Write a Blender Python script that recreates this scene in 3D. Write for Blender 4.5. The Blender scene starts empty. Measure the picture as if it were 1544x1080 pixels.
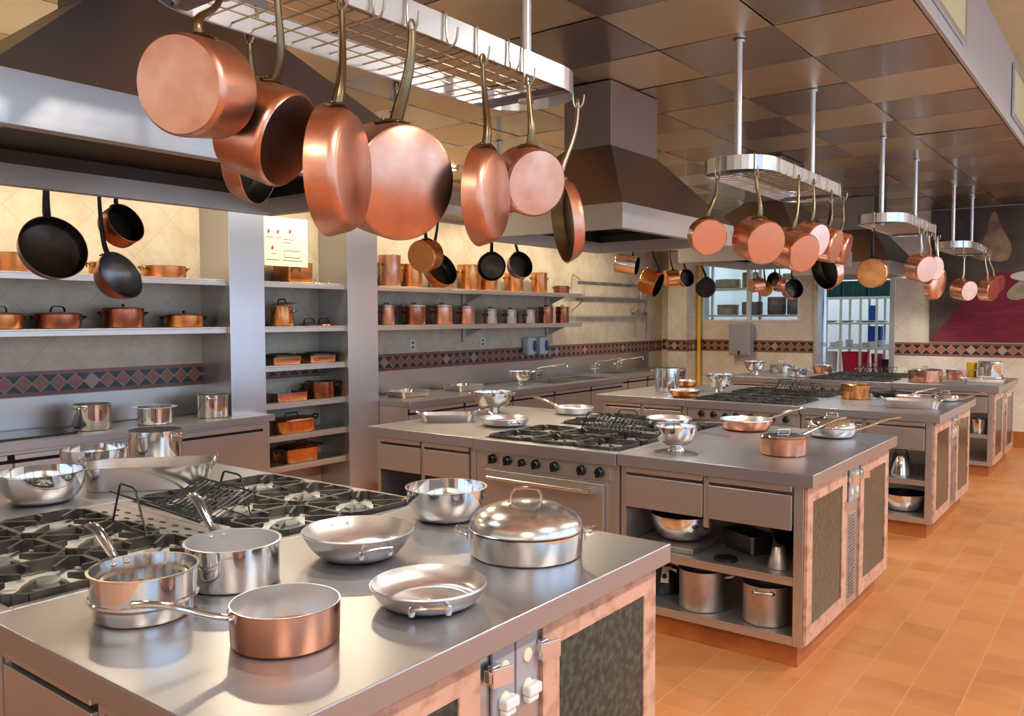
import bpy, math, random
from math import sin, cos, pi, radians, atan2, hypot
from mathutils import Vector, Matrix
random.seed(7)
S = bpy.context.scene
COL = S.collection
V = Vector

# ------------------------------------------------------------------ materials
def _nt(name):
    m = bpy.data.materials.new(name); m.use_nodes = True
    nt = m.node_tree; b = nt.nodes['Principled BSDF']
    return m, nt, b
def lin(c):
    return tuple((x/12.92 if x <= .04045 else ((x+.055)/1.055)**2.4) for x in c) + (1,)
def N(nt, typ, **kw):
    n = nt.nodes.new(typ)
    for k, v in kw.items():
        if k.startswith('i_'): n.inputs[k[2:].replace('_', ' ')].default_value = v
        else: setattr(n, k, v)
    return n
def mat(name, c1, metal=0, rough=.5, c2=None, scale=6, stretch=(1, 1, 1), rvar=0, bump=0, bscale=None, aniso=0, tangent=None, coat=0, detail=3, lo=.35, hi=.65, spec=None):
    m, nt, b = _nt(name)
    b.inputs['Base Color'].default_value = lin(c1)
    b.inputs['Metallic'].default_value = metal
    b.inputs['Roughness'].default_value = rough
    if spec is not None: b.inputs['Specular IOR Level'].default_value = spec
    if coat: b.inputs['Coat Weight'].default_value = coat
    if aniso:
        b.inputs['Anisotropic'].default_value = aniso
        if tangent == 'radial':
            t = N(nt, 'ShaderNodeTangent', direction_type='RADIAL', axis='Z')
            nt.links.new(t.outputs[0], b.inputs['Tangent'])
        elif tangent:
            t = N(nt, 'ShaderNodeCombineXYZ')
            for i in range(3): t.inputs[i].default_value = tangent[i]
            nt.links.new(t.outputs[0], b.inputs['Tangent'])
    if c2 or rvar or bump:
        tc = N(nt, 'ShaderNodeTexCoord'); mp = N(nt, 'ShaderNodeMapping')
        mp.inputs['Scale'].default_value = stretch
        nt.links.new(tc.outputs['Object'], mp.inputs[0])
        nz = N(nt, 'ShaderNodeTexNoise'); nz.inputs['Scale'].default_value = scale; nz.inputs['Detail'].default_value = detail
        nt.links.new(mp.outputs[0], nz.inputs['Vector'])
        mr = N(nt, 'ShaderNodeMapRange'); mr.inputs[1].default_value = lo; mr.inputs[2].default_value = hi
        nt.links.new(nz.outputs[0], mr.inputs[0])
        if c2:
            mx = N(nt, 'ShaderNodeMix', data_type='RGBA')
            mx.inputs[6].default_value = lin(c1); mx.inputs[7].default_value = lin(c2)
            nt.links.new(mr.outputs[0], mx.inputs[0]); nt.links.new(mx.outputs[2], b.inputs['Base Color'])
        if rvar:
            mr2 = N(nt, 'ShaderNodeMapRange'); mr2.inputs[3].default_value = max(.02, rough-rvar); mr2.inputs[4].default_value = rough+rvar
            nt.links.new(mr.outputs[0], mr2.inputs[0]); nt.links.new(mr2.outputs[0], b.inputs['Roughness'])
        if bump:
            bp = N(nt, 'ShaderNodeBump'); bp.inputs['Strength'].default_value = bump; bp.inputs['Distance'].default_value = .002
            if bscale:
                nz2 = N(nt, 'ShaderNodeTexNoise'); nz2.inputs['Scale'].default_value = bscale
                nt.links.new(tc.outputs['Object'], nz2.inputs['Vector']); nt.links.new(nz2.outputs[0], bp.inputs['Height'])
            else: nt.links.new(nz.outputs[0], bp.inputs['Height'])
            nt.links.new(bp.outputs[0], b.inputs['Normal'])
    return m
M = {}
M['steel'] = mat('brushed_steel', (.78, .755, .735), .88, .35)
M['steel_top'] = mat('worktop_steel', (.70, .69, .695), .84, .31)
M['steel_v'] = mat('brushed_steel_upright', (.80, .80, .81), .95, .32)
M['steel_hood'] = mat('hood_steel', (.56, .565, .59), 1, .30)
M['steel_dark'] = mat('dark_steel', (.50, .48, .47), 1, .38, (.40, .38, .37), 6)  # plain darker steel for rack bars, cabinet bottoms and the loaf pan
M['polish'] = mat('polished_steel', (.91, .90, .895), .95, .08)
M['satin'] = mat('radial_brushed_steel', (.92, .91, .91), .86, .24, aniso=.75, tangent='radial')
M['hood_inside'] = mat('shaded_hood_steel', (.36, .33, .30), 1, .42)  # darker, duller steel; shade under the canopy put into its colour
M['soffit'] = mat('soffit_steel', (.80, .81, .82), .8, .42)
M['brushed_wall'] = mat('softly_brushed_steel', (.86, .85, .84), .92, .2)
M['alu'] = mat('dull_aluminium', (.78, .74, .71), 1, .42, (.66, .62, .59), 7, rvar=.06)
M['copper'] = mat('aged_copper', (.87, .65, .55), 1, .33, (.78, .53, .42), 9, rvar=.06, detail=5, bump=.03)
M['copper_new'] = mat('polished_copper', (.91, .69, .59), 1, .25, (.87, .62, .51), 5, rvar=.04)
M['copper_dark'] = mat('brown_copper', (.70, .46, .36), 1, .30, (.56, .34, .26), 9, rvar=.08)
M['copper_gold'] = mat('golden_copper', (.90, .63, .40), 1, .28, (.80, .52, .31), 7, rvar=.06)
M['tin'] = mat('dark_tinned_lining', (.30, .29, .27), 1, .42, (.22, .21, .20), 8, rvar=.08)
M['tin_grey'] = mat('grey_tinned_lining', (.52, .55, .58), 1, .38, (.40, .42, .44), 8, rvar=.08)
M['brass'] = mat('old_brass', (.52, .45, .33), 1, .33, (.42, .36, .27), 10, rvar=.06)
M['iron'] = mat('black_iron', (.13, .12, .12), .6, .45, (.20, .19, .18), 14, rvar=.08)
M['grate'] = mat('cast_iron', (.20, .185, .17), .35, .42, (.32, .29, .26), 16, rvar=.08)
M['deck'] = mat('range_deck', (.90, .88, .84), .2, .4, (.74, .70, .64), 5, rvar=.1)
M['black'] = mat('black_plastic', (.06, .06, .065), 0, .35)
M['black_glass'] = mat('black_ceramic_hob', (.03, .03, .035), 0, .15)
M['dark'] = mat('dark_interior', (.10, .09, .085), 0, .7)
M['white'] = mat('white_plastic', (.90, .90, .88), 0, .4)
M['grey_plastic'] = mat('grey_dispenser_plastic', (.66, .64, .65), .1, .4)
M['paper'] = mat('paper', (.95, .92, .85), 0, .8)
M['ink_red'] = mat('red_print', (.62, .30, .26), 0, .8)
M['ink'] = mat('grey_print', (.42, .40, .38), 0, .8)
M['blue_print'] = mat('blue_print', (.25, .33, .55), 0, .6)
M['pink_stone'] = mat('pink_marble', (.82, .64, .54), 0, .32, (.58, .40, .32), 14, (1, 1, 1.5), detail=10, lo=.47, hi=.74)
M['green_stone'] = mat('dark_green_marble', (.10, .165, .145), 0, .2, (.30, .32, .265), 38, (1, 1, 1), detail=10, lo=.40, hi=.68)
M['terracotta_base'] = mat('terracotta_plinth_tile', (.72, .42, .20), 0, .42, (.62, .33, .15), 5)
M['plaster'] = mat('cream_plaster', (.84, .78, .60), 0, .8, (.81, .75, .57), 4)
M['cream_paint'] = mat('warm_white_paint', (.92, .88, .80), 0, .8)
M['white_paint'] = mat('cool_white_paint', (.93, .95, .97), 0, .7)
M['yellow'] = mat('yellow_paint', (.95, .74, .05), 0, .4)
M['green_crate'] = mat('dark_green_crate', (.03, .30, .30), 0, .5)
M['red'] = mat('crimson_plastic', (.85, .08, .28), 0, .45)
M['blue'] = mat('blue_plastic', (.05, .35, .80), 0, .45)
M['porcelain'] = mat('porcelain', (.92, .94, .95), 0, .2)
M['vent'] = mat('cream_vent_enamel', (.90, .87, .72), 0, .5)
M['gap'] = mat('joint_black', (.05, .045, .04), 0, .8)
M['wire'] = mat('bright_wire', (.72, .66, .58), 1, .3)
M['pot_grey'] = mat('weathered_grey_metal', (.55, .56, .55), .7, .5, (.40, .40, .38), 6)
def emit(name, c, s):
    m, nt, b = _nt(name); b.inputs['Base Color'].default_value = lin(c)
    b.inputs['Emission Color'].default_value = lin(c); b.inputs['Emission Strength'].default_value = s
    return m
M['lamp'] = emit('lamp_lens_glow', (1, .86, .62), 14)
M['lamp_cool'] = emit('cool_lamp_glow', (.92, .97, 1), 6)

def math_node(nt, op, a, b=None, c=None):
    n = nt.nodes.new('ShaderNodeMath'); n.operation = op
    for i, x in enumerate((a, b, c)):
        if x is None: continue
        if isinstance(x, (int, float)): n.inputs[i].default_value = x
        else: nt.links.new(x, n.inputs[i])
    return n.outputs[0]
def mix_node(nt, fac, a, b):
    n = nt.nodes.new('ShaderNodeMix'); n.data_type = 'RGBA'
    if isinstance(fac, (int, float)): n.inputs[0].default_value = fac
    else: nt.links.new(fac, n.inputs[0])
    for i, x in ((6, a), (7, b)):
        if isinstance(x, tuple): n.inputs[i].default_value = x
        else: nt.links.new(x, n.inputs[i])
    return n.outputs[2]
def axis_out(nt, idx):
    tc = nt.nodes.new('ShaderNodeTexCoord'); sp = nt.nodes.new('ShaderNodeSeparateXYZ')
    nt.links.new(tc.outputs['Object'], sp.inputs[0])
    return sp, tc
def border_mat(name, ax, pitch=.115, z0=1.0975, z1=1.265, dia=(.72, .46, .37), tri=(.16, .20, .21)):
    m, nt, b = _nt(name); sp, tc = axis_out(nt, ax)
    u = sp.outputs[ax]; z = sp.outputs[2]
    zc = (z0+z1)/2; half = (z1-z0)*.34
    fr = math_node(nt, 'FRACT', math_node(nt, 'DIVIDE', u, pitch))
    du = math_node(nt, 'MULTIPLY', math_node(nt, 'ABSOLUTE', math_node(nt, 'SUBTRACT', fr, .5)), 2)
    dv = math_node(nt, 'DIVIDE', math_node(nt, 'ABSOLUTE', math_node(nt, 'SUBTRACT', z, zc)), half)
    s = math_node(nt, 'ADD', du, dv)
    tri_f = math_node(nt, 'GREATER_THAN', s, 1.0)
    grout = math_node(nt, 'LESS_THAN', math_node(nt, 'ABSOLUTE', math_node(nt, 'SUBTRACT', s, 1.0)), .07)
    strip = math_node(nt, 'GREATER_THAN', dv, 1.0)
    nz = nt.nodes.new('ShaderNodeTexNoise'); nz.inputs['Scale'].default_value = 22; nz.inputs['Detail'].default_value = 5
    nt.links.new(tc.outputs['Object'], nz.inputs['Vector'])
    cell = nt.nodes.new('ShaderNodeTexWhiteNoise'); cell.noise_dimensions = '1D'
    nt.links.new(math_node(nt, 'FLOOR', math_node(nt, 'DIVIDE', u, pitch)), cell.inputs['W'])
    pink = mix_node(nt, nz.outputs[0], lin(dia), lin((dia[0]-.18, dia[1]-.16, dia[2]-.13)))
    pale = mix_node(nt, math_node(nt, 'MULTIPLY', math_node(nt, 'GREATER_THAN', cell.outputs[0], .78), .7), pink, lin((.74, .66, .62)))
    c = mix_node(nt, tri_f, pale, lin(tri))
    c = mix_node(nt, grout, c, lin((.70, .60, .53)))
    c = mix_node(nt, strip, c, mix_node(nt, nz.outputs[0], lin((.66, .42, .36)), lin((.50, .29, .25))))
    nt.links.new(c, b.inputs['Base Color']); b.inputs['Roughness'].default_value = .3
    return m
M['border_y'] = border_mat('diamond_border_left', 1)
M['border_x'] = border_mat('diamond_border_far', 0, .115, 1.112, 1.285, (.74, .48, .36), (.17, .14, .12))
def wall_mat(name, ax, c1=(.90, .82, .69), c2=(.82, .73, .60), cell=.42):
    m, nt, b = _nt(name); sp, tc = axis_out(nt, ax)
    u = sp.outputs[ax]; z = sp.outputs[2]
    line = None
    for op in ('ADD', 'SUBTRACT'):
        w = math_node(nt, 'FRACT', math_node(nt, 'DIVIDE', math_node(nt, op, u, z), cell*1.414))
        l = math_node(nt, 'LESS_THAN', w, .012)
        line = l if line is None else math_node(nt, 'MAXIMUM', line, l)
    nz = nt.nodes.new('ShaderNodeTexNoise'); nz.inputs['Scale'].default_value = 5; nz.inputs['Detail'].default_value = 7; nz.inputs['Roughness'].default_value = .65
    nt.links.new(tc.outputs['Object'], nz.inputs['Vector'])
    mr = nt.nodes.new('ShaderNodeMapRange'); mr.inputs[1].default_value = .35; mr.inputs[2].default_value = .65
    nt.links.new(nz.outputs[0], mr.inputs[0])
    c = mix_node(nt, mr.outputs[0], lin(c1), lin(c2))
    c = mix_node(nt, math_node(nt, 'MULTIPLY', line, .55), c, lin((.70, .63, .55)))
    nt.links.new(c, b.inputs['Base Color']); b.inputs['Roughness'].default_value = .38
    return m
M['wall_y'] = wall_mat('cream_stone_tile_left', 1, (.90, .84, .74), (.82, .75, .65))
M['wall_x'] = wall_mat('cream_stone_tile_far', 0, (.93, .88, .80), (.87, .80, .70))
def floor_mat():
    m, nt, b = _nt('terracotta_floor_tile'); sp, tc = axis_out(nt, 0)
    T = .205
    ux = math_node(nt, 'DIVIDE', math_node(nt, 'ADD', sp.outputs[0], .99), T)
    uy = math_node(nt, 'DIVIDE', math_node(nt, 'ADD', sp.outputs[1], -3.73), T)
    g = None
    for u in (ux, uy):
        e = math_node(nt, 'LESS_THAN', math_node(nt, 'SUBTRACT', .5, math_node(nt, 'ABSOLUTE', math_node(nt, 'SUBTRACT', math_node(nt, 'FRACT', u), .5))), .0135)
        g = e if g is None else math_node(nt, 'MAXIMUM', g, e)
    cx = nt.nodes.new('ShaderNodeCombineXYZ')
    nt.links.new(math_node(nt, 'FLOOR', ux), cx.inputs[0]); nt.links.new(math_node(nt, 'FLOOR', uy), cx.inputs[1])
    wn = nt.nodes.new('ShaderNodeTexWhiteNoise'); wn.noise_dimensions = '2D'; nt.links.new(cx.outputs[0], wn.inputs['Vector'])
    nz = nt.nodes.new('ShaderNodeTexNoise'); nz.inputs['Scale'].default_value = 6; nz.inputs['Detail'].default_value = 5
    nt.links.new(tc.outputs['Object'], nz.inputs['Vector'])
    base = mix_node(nt, wn.outputs[0], lin((.81, .51, .28)), lin((.69, .40, .20)))
    base = mix_node(nt, nz.outputs[0], base, lin((.82, .55, .33)))
    c = mix_node(nt, g, base, lin((.78, .58, .42)))
    nt.links.new(c, b.inputs['Base Color']); b.inputs['Roughness'].default_value = .34
    bp = nt.nodes.new('ShaderNodeBump'); bp.inputs['Strength'].default_value = .25; bp.inputs['Distance'].default_value = .003
    nt.links.new(math_node(nt, 'SUBTRACT', 1, g), bp.inputs['Height']); nt.links.new(bp.outputs[0], b.inputs['Normal'])
    return m
M['floor'] = floor_mat()
M['ceil_a'] = mat('ceiling_panel_steel', (.90, .81, .66), 1, .34, aniso=.8, tangent=(1, 0, 0))  # warm floor and lamp reflections put into the base colour
M['ceil_b'] = mat('ceiling_panel_steel_turned', (.76, .71, .66), 1, .25, aniso=.8, tangent=(0, 1, 0))  # darker base paints in the alternating sheen, besides the turned grain
def glass_mat():
    m = bpy.data.materials.new('clear_glass'); m.use_nodes = True; nt = m.node_tree
    nt.nodes.clear()
    o = nt.nodes.new('ShaderNodeOutputMaterial'); mx = nt.nodes.new('ShaderNodeMixShader')
    t = nt.nodes.new('ShaderNodeBsdfTransparent'); g = nt.nodes.new('ShaderNodeBsdfGlossy')
    t.inputs[0].default_value = (.93, .97, .97, 1); g.inputs['Roughness'].default_value = .03
    mx.inputs[0].default_value = .07
    nt.links.new(t.outputs[0], mx.inputs[1]); nt.links.new(g.outputs[0], mx.inputs[2]); nt.links.new(mx.outputs[0], o.inputs[0])
    return m
M['glass'] = glass_mat()

# ------------------------------------------------------------------ mesh builder
class MB:
    def __init__(self): self.v = []; self.f = []; self.m = []; self.cur = 0
    def face(self, idx): self.f.append(idx); self.m.append(self.cur)
    def box(self, x0, x1, y0, y1, z0, z1):
        b = len(self.v)
        self.v += [V((x, y, z)) for z in (z0, z1) for y in (y0, y1) for x in (x0, x1)]
        for q in ((0, 2, 3, 1), (4, 5, 7, 6), (0, 1, 5, 4), (2, 6, 7, 3), (0, 4, 6, 2), (1, 3, 7, 5)): self.face([b+i for i in q])
        return self
    def prism(self, pts, d):
        """polygon of 3-D points swept by the vector d"""
        b = len(self.v); n = len(pts); d = V(d)
        self.v += [V(p) for p in pts] + [V(p)+d for p in pts]
        self.face(list(range(b, b+n))[::-1]); self.face(list(range(b+n, b+2*n)))
        for i in range(n):
            j = (i+1) % n; self.face([b+i, b+j, b+n+j, b+n+i])
        return self
    def quad(self, a, b_, c, d):
        b = len(self.v); self.v += [V(a), V(b_), V(c), V(d)]; self.face([b, b+1, b+2, b+3]); return self
    def poly(self, pts):
        b = len(self.v); self.v += [V(p) for p in pts]; self.face(list(range(b, b+len(pts)))); return self
    def lathe(self, prof, mx=None, seg=48, mats=None, sx=1, sy=1):
        """prof: list of (r, z); r == 0 closes on the axis"""
        rings = []
        mx = mx or Matrix.Identity(4)
        for r, z in prof:
            if r < 1e-6: self.v.append(mx @ V((0, 0, z))); rings.append([len(self.v)-1])
            else:
                b = len(self.v)
                for i in range(seg):
                    a = 2*pi*i/seg; self.v.append(mx @ V((r*cos(a)*sx, r*sin(a)*sy, z)))
                rings.append(list(range(b, b+seg)))
        for k in range(len(rings)-1):
            A, B = rings[k], rings[k+1]; sv = self.cur
            if mats: self.cur = mats[k]
            for i in range(seg):
                j = (i+1) % seg
                if len(A) == 1 and len(B) == 1: break
                if len(A) == 1: self.face([A[0], B[i], B[j]][::-1])
                elif len(B) == 1: self.face([A[i], A[j], B[0]])
                else: self.face([A[i], A[j], B[j], B[i]])
            self.cur = sv
        return self
    def shellring(self, outlines, mats=None):
        """stack of closed outlines (same count) joined; first and last capped"""
        b0 = len(self.v); n = len(outlines[0])
        for o in outlines: self.v += [V(p) for p in o]
        self.face([b0+i for i in range(n)][::-1])
        for k in range(len(outlines)-1):
            sv = self.cur
            if mats: self.cur = mats[k]
            for i in range(n):
                j = (i+1) % n
                self.face([b0+k*n+i, b0+k*n+j, b0+(k+1)*n+j, b0+(k+1)*n+i])
            self.cur = sv
        sv = self.cur
        if mats: self.cur = mats[-1]
        self.face([b0+(len(outlines)-1)*n+i for i in range(n)])
        self.cur = sv
        return self
    def tube(self, path, r, seg=10, closed=False, up=(0, 0, 1), flat=None):
        """sweep; r number or list of numbers or list of (a, b) half-widths"""
        P = [V(p) for p in path]; n = len(P); rings = []
        prev = None
        for i in range(n):
            if closed: t = P[(i+1) % n]-P[i-1]
            else: t = P[min(i+1, n-1)]-P[max(i-1, 0)]
            t.normalize()
            if prev is None:
                u = V(up); u = u-t*u.dot(t)
                if u.length < 1e-3: u = V((1, 0, 0)); u = u-t*u.dot(t)
                if u.length < 1e-3: u = V((0, 1, 0)); u = u-t*u.dot(t)
            else: u = prev-t*prev.dot(t)
            u.normalize(); prev = u; w = t.cross(u)
            rr = r[i] if isinstance(r, list) else r
            a, b_ = rr if isinstance(rr, tuple) else (rr, rr)
            b = len(self.v)
            for k in range(seg):
                an = 2*pi*k/seg; self.v.append(P[i]+u*(cos(an)*b_)+w*(sin(an)*a))
            rings.append(list(range(b, b+seg)))
        for i in range(n if closed else n-1):
            A, B = rings[i], rings[(i+1) % n]
            for k in range(seg):
                j = (k+1) % seg; self.face([A[k], A[j], B[j], B[k]])
        if not closed: self.face(rings[0][::-1]); self.face(rings[-1])
        return self
    def cyl(self, p0, p1, r, seg=16): return self.tube([p0, p1], r, seg)
    def ball(self, c, r, seg=10, sz=1):
        prof = [(0, -r*sz)] + [(r*sin(pi*i/6), -r*sz*cos(pi*i/6)) for i in range(1, 6)] + [(0, r*sz)]
        return self.lathe(prof, Matrix.Translation(V(c)), seg)
    def build(self, name, mats, parent=None, smooth=True, ang=35, bevel=0, bseg=2):
        if not isinstance(mats, (list, tuple)): mats = [mats]
        off = V(parent['_o']) if parent is not None else V((0, 0, 0))
        me = bpy.data.meshes.new(name)
        me.from_pydata([tuple(p-off) for p in self.v], [], self.f)
        for mm in mats: me.materials.append(M[mm] if isinstance(mm, str) else mm)
        if len(mats) > 1: me.polygons.foreach_set('material_index', self.m)
        me.validate(); me.update()
        import bmesh
        bm = bmesh.new(); bm.from_mesh(me); bmesh.ops.recalc_face_normals(bm, faces=bm.faces); bm.to_mesh(me); bm.free()
        if smooth:
            me.shade_smooth(); me.set_sharp_from_angle(angle=radians(ang))
        o = bpy.data.objects.new(name, me); COL.objects.link(o)
        o['_o'] = tuple(off)
        if parent is not None: o.parent = parent
        if bevel:
            md = o.modifiers.new('edge_bevel', 'BEVEL'); md.width = bevel; md.segments = bseg; md.limit_method = 'ANGLE'; md.angle_limit = radians(40)
            md.harden_normals = False
        return o
def thing(name, label, cat, loc, group=None):
    o = bpy.data.objects.new(name, None); COL.objects.link(o); o.location = loc; o['_o'] = tuple(loc)
    o.empty_display_size = .05
    tag(o, label, cat, group); return o
def tag(o, label, cat, group=None):
    o['label'] = label; o['category'] = cat
    if group: o['group'] = group
    return o
def struct(o, label=None):
    o['kind'] = 'structure'
    if label: o['label'] = label
    return o
def dup(root, delta=None, loc=None, label=None, group=None, rz=0):
    r = root.copy(); COL.objects.link(r)
    r.location = V(loc) if loc is not None else root.location+V(delta)
    r.rotation_euler = (0, 0, rz)
    if label: r['label'] = label
    if group: r['group'] = group
    for ch in list(root.children):
        c = ch.copy(); COL.objects.link(c); c.parent = r
        for g in list(ch.children):
            d = g.copy(); COL.objects.link(d); d.parent = c
    return r
def bez(p0, p1, p2, p3, n=14):
    p0, p1, p2, p3 = map(V, (p0, p1, p2, p3)); out = []
    for i in range(n+1):
        t = i/n; s = 1-t
        out.append(p0*s**3+p1*3*s*s*t+p2*3*s*t*t+p3*t**3)
    return out

# ------------------------------------------------------------------ camera
yaw, pitch, roll = radians(37.2236), radians(2.7454), radians(-.1238)
fw = V((-sin(yaw)*cos(pitch), cos(yaw)*cos(pitch), -sin(pitch)))
rt = V((cos(yaw), sin(yaw), 0)); up = rt.cross(fw)
r2 = rt*cos(roll)+up*sin(roll); u2 = up*cos(roll)-rt*sin(roll)
cam = bpy.data.cameras.new('camera'); co = bpy.data.objects.new('camera', cam); COL.objects.link(co)
cam.sensor_fit = 'HORIZONTAL'; cam.sensor_width = 36; cam.lens = 1261.56/1544*36; cam.clip_start = .05; cam.clip_end = 100
mw = Matrix((r2, u2, -fw)).transposed().to_4x4(); mw.translation = V((0, 0, 1.62)); co.matrix_world = mw
S.camera = co

# ------------------------------------------------------------------ setting
CZ = .92
XW, XW2, YF = -6.0, -6.13, 12.0
struct(MB().box(-7, 3.2, -3, 16, -.1, 0).build('floor', 'floor', smooth=False))
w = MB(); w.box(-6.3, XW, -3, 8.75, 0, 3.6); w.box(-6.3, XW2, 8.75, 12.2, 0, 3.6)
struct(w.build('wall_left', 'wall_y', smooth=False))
# far wall with a pass-through window and a doorway
w = MB()
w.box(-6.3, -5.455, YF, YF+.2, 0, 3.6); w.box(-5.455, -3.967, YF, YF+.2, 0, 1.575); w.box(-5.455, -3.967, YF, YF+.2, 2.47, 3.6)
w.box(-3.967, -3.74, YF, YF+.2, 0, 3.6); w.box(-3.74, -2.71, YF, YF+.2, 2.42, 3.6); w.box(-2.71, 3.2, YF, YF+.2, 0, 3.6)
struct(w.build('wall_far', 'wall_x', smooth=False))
w = MB(); w.box(3.0, 3.2, -3, -1.6, 0, 3.6); w.box(3.0, 3.2, 10.6, 12, 0, 3.6); w.box(3.0, 3.2, -1.6, 10.6, 0, .6); w.box(3.0, 3.2, -1.6, 10.6, 3.42, 3.6)
for y in (1.0, 3.6, 6.2, 8.4): w.box(3.0, 3.2, y, y+.35, .6, 3.42)
struct(w.build('wall_right', 'cream_paint', smooth=False))
struct(MB().box(-6.3, 3.2, -3.2, -3, 0, 3.6).build('wall_rear', 'cream_paint', smooth=False))
struct(MB().box(-.84, 3.2, -3, 12.2, 3.52, 3.62).build('ceiling_plaster', 'plaster', smooth=False))
# steel panel ceiling
c = MB(); c.cur = 2; c.box(-6.3, -.852, -3, 12.2, 3.012, 3.05)
xs = [-.852-.6*i for i in range(10)]; ys = [3.36+.603*k for k in range(-11, 16)]
for i in range(len(xs)-1):
    for k in range(len(ys)-1):
        c.cur = (i+k) % 2
        g = .003; tl = .004*random.uniform(-1, 1); tm = .004*random.uniform(-1, 1)
        x0, x1, y0, y1 = xs[i+1]+g, xs[i]-g, ys[k]+g, ys[k+1]-g
        b = len(c.v)
        for z, s in ((3.0, 1), (3.011, 0)):
            c.v += [V((x0, y0, z+s*(tl+tm)*.5)), V((x1, y0, z+s*(-tl+tm)*.5)), V((x1, y1, z+s*(-tl-tm)*.5)), V((x0, y1, z+s*(tl-tm)*.5))]
        for q in ((0, 1, 2, 3), (7, 6, 5, 4), (0, 4, 5, 1), (1, 5, 6, 2), (2, 6, 7, 3), (3, 7, 4, 0)): c.face([b+j for j in q])
struct(c.build('ceiling', ['ceil_a', 'ceil_b', 'gap'], smooth=False))
# soffit face between the steel ceiling and the plaster ceiling, with air grilles
sf = MB()
ysf = [-3, 1.6, 3.0, 3.6, 5.16, 5.75, 6.42, 6.98, 8.6, 9.2, 11.0, 12.0]
for a, b_ in zip(ysf[:-1], ysf[1:]): sf.box(-.85, -.83+random.uniform(0, .002), a+.002, b_-.002, 3.0, 3.52)
struct(sf.build('trim_soffit', 'soffit', smooth=False, bevel=.002))
for n_, (ya, yb, lb) in enumerate(((3.62, 5.10, 'cream slatted air grille at the top edge nearest the camera'), (7.05, 8.5, 'cream slatted air grille in the steel soffit by the far right edge'))):
    t = thing('air_vent', lb, 'vent', (-.825, ya, 3.1), 'air grilles in the steel soffit')
    m = MB(); m.box(-.826, -.812, ya, yb, 3.07, 3.10); m.box(-.826, -.812, ya, yb, 3.42, 3.45); m.box(-.826, -.812, ya, ya+.03, 3.10, 3.42); m.box(-.826, -.812, yb-.03, yb, 3.10, 3.42)
    m.build('vent_frame', 'steel_v', t, False, bevel=.002)
    m = MB(); m.box(-.829, -.825, ya+.03, yb-.03, 3.10, 3.42)
    k = 0
    yy = ya+.05
    while yy < yb-.05: m.box(-.825, -.815, yy, yy+.012, 3.10, 3.42); yy += .035
    m.build('vent_slats', 'vent', t, False)
# skirting and borders
struct(MB().box(-2.7, 3.0, YF-.012, YF-.001, 0.001, .2).build('baseboard_far', 'terracotta_base', smooth=False))
def trim(n, x0, x1, y0, y1, z0, z1, m): return struct(MB().box(x0, x1, y0, y1, z0, z1).build('trim_%d' % n, m, smooth=False))
trim(1, XW, XW+.004, -3, 8.75, 1.0975, 1.265, 'border_y')
trim(2, XW2, XW2+.004, 8.755, 11.99, 1.0975, 1.265, 'border_y')
trim(3, XW2+.01, -3.76, YF-.004, YF, 1.112, 1.285, 'border_x')
trim(4, -2.69, 3.0, YF-.004, YF, 1.112, 1.285, 'border_x')
# corner pillar with the yellow gas pipe
o = MB().box(-5.80, -5.50, 11.55, 11.995, 0, 3.0).build('wall_pillar', 'wall_x', smooth=False); struct(o)
trim(5, -5.499, -5.495, 11.55, 11.99, 1.112, 1.285, 'border_y'); trim(6, -5.8, -5.5, 11.546, 11.549, 1.112, 1.285, 'border_x')
tag(MB().cyl((-5.455, 11.9, .0), (-5.455, 11.9, 2.9), .028).build('gas_pipe', 'yellow'), 'bright yellow vertical gas pipe beside the corner pillar', 'pipe')

# ---- rooms beyond the far wall
w = MB(); w.box(-6.2, -1.2, 15.0, 15.1, 0, 3.2); struct(w.build('wall_pantry_back', 'white_paint', smooth=False))
w = MB(); w.box(-6.3, -6.2, 12.2, 15.1, 0, 3.2); struct(w.build('wall_pantry_left', 'white_paint', smooth=False))
w = MB(); w.box(-1.2, -1.1, 12.2, 15.1, 0, 3.2); struct(w.build('wall_pantry_right', 'white_paint', smooth=False))
struct(MB().box(-6.3, -1.1, 12.2, 15.1, 3.2, 3.25).build('ceiling_pantry', 'white_paint', smooth=False))
# window frame
t = MB()
t.box(-5.46, -3.96, YF-.01, YF+.21, 2.46, 2.50); t.box(-5.46, -3.96, YF-.012, YF+.21, 1.56, 1.585); t.box(-5.46, -5.43, YF-.01, YF+.21, 1.58, 2.47); t.box(-3.99, -3.96, YF-.01, YF+.21, 1.58, 2.47)
t.box(-4.77, -4.72, YF+.05, YF+.11, 1.58, 2.47)
wf = t.build('window_1', 'white', smooth=False, bevel=.003); struct(wf)
g = MB().box(-5.43, -4.77, YF+.075, YF+.08, 1.58, 2.46).build('window_glass', 'glass', wf, False)
g = MB().box(-4.72, -3.99, YF+.075, YF+.08, 1.58, 2.46).build('window_glass', 'glass', wf, False)
sh = thing('storage_rack', 'white metal rack of cookware seen through the pass window', 'shelf', (-4.7, 12.75, 0))
m = MB()
for x in (-5.7, -4.9, -3.95):
    for y in (12.55, 12.95): m.box(x-.02, x+.02, y-.02, y+.02, 0, 2.7)
m.build('rack_post', 'white', sh, False)
for z in (1.66, 2.08, 2.5): MB().box(-5.75, -3.93, 12.5, 13.0, z-.03, z).build('rack_shelf', 'white', sh, False)
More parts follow.
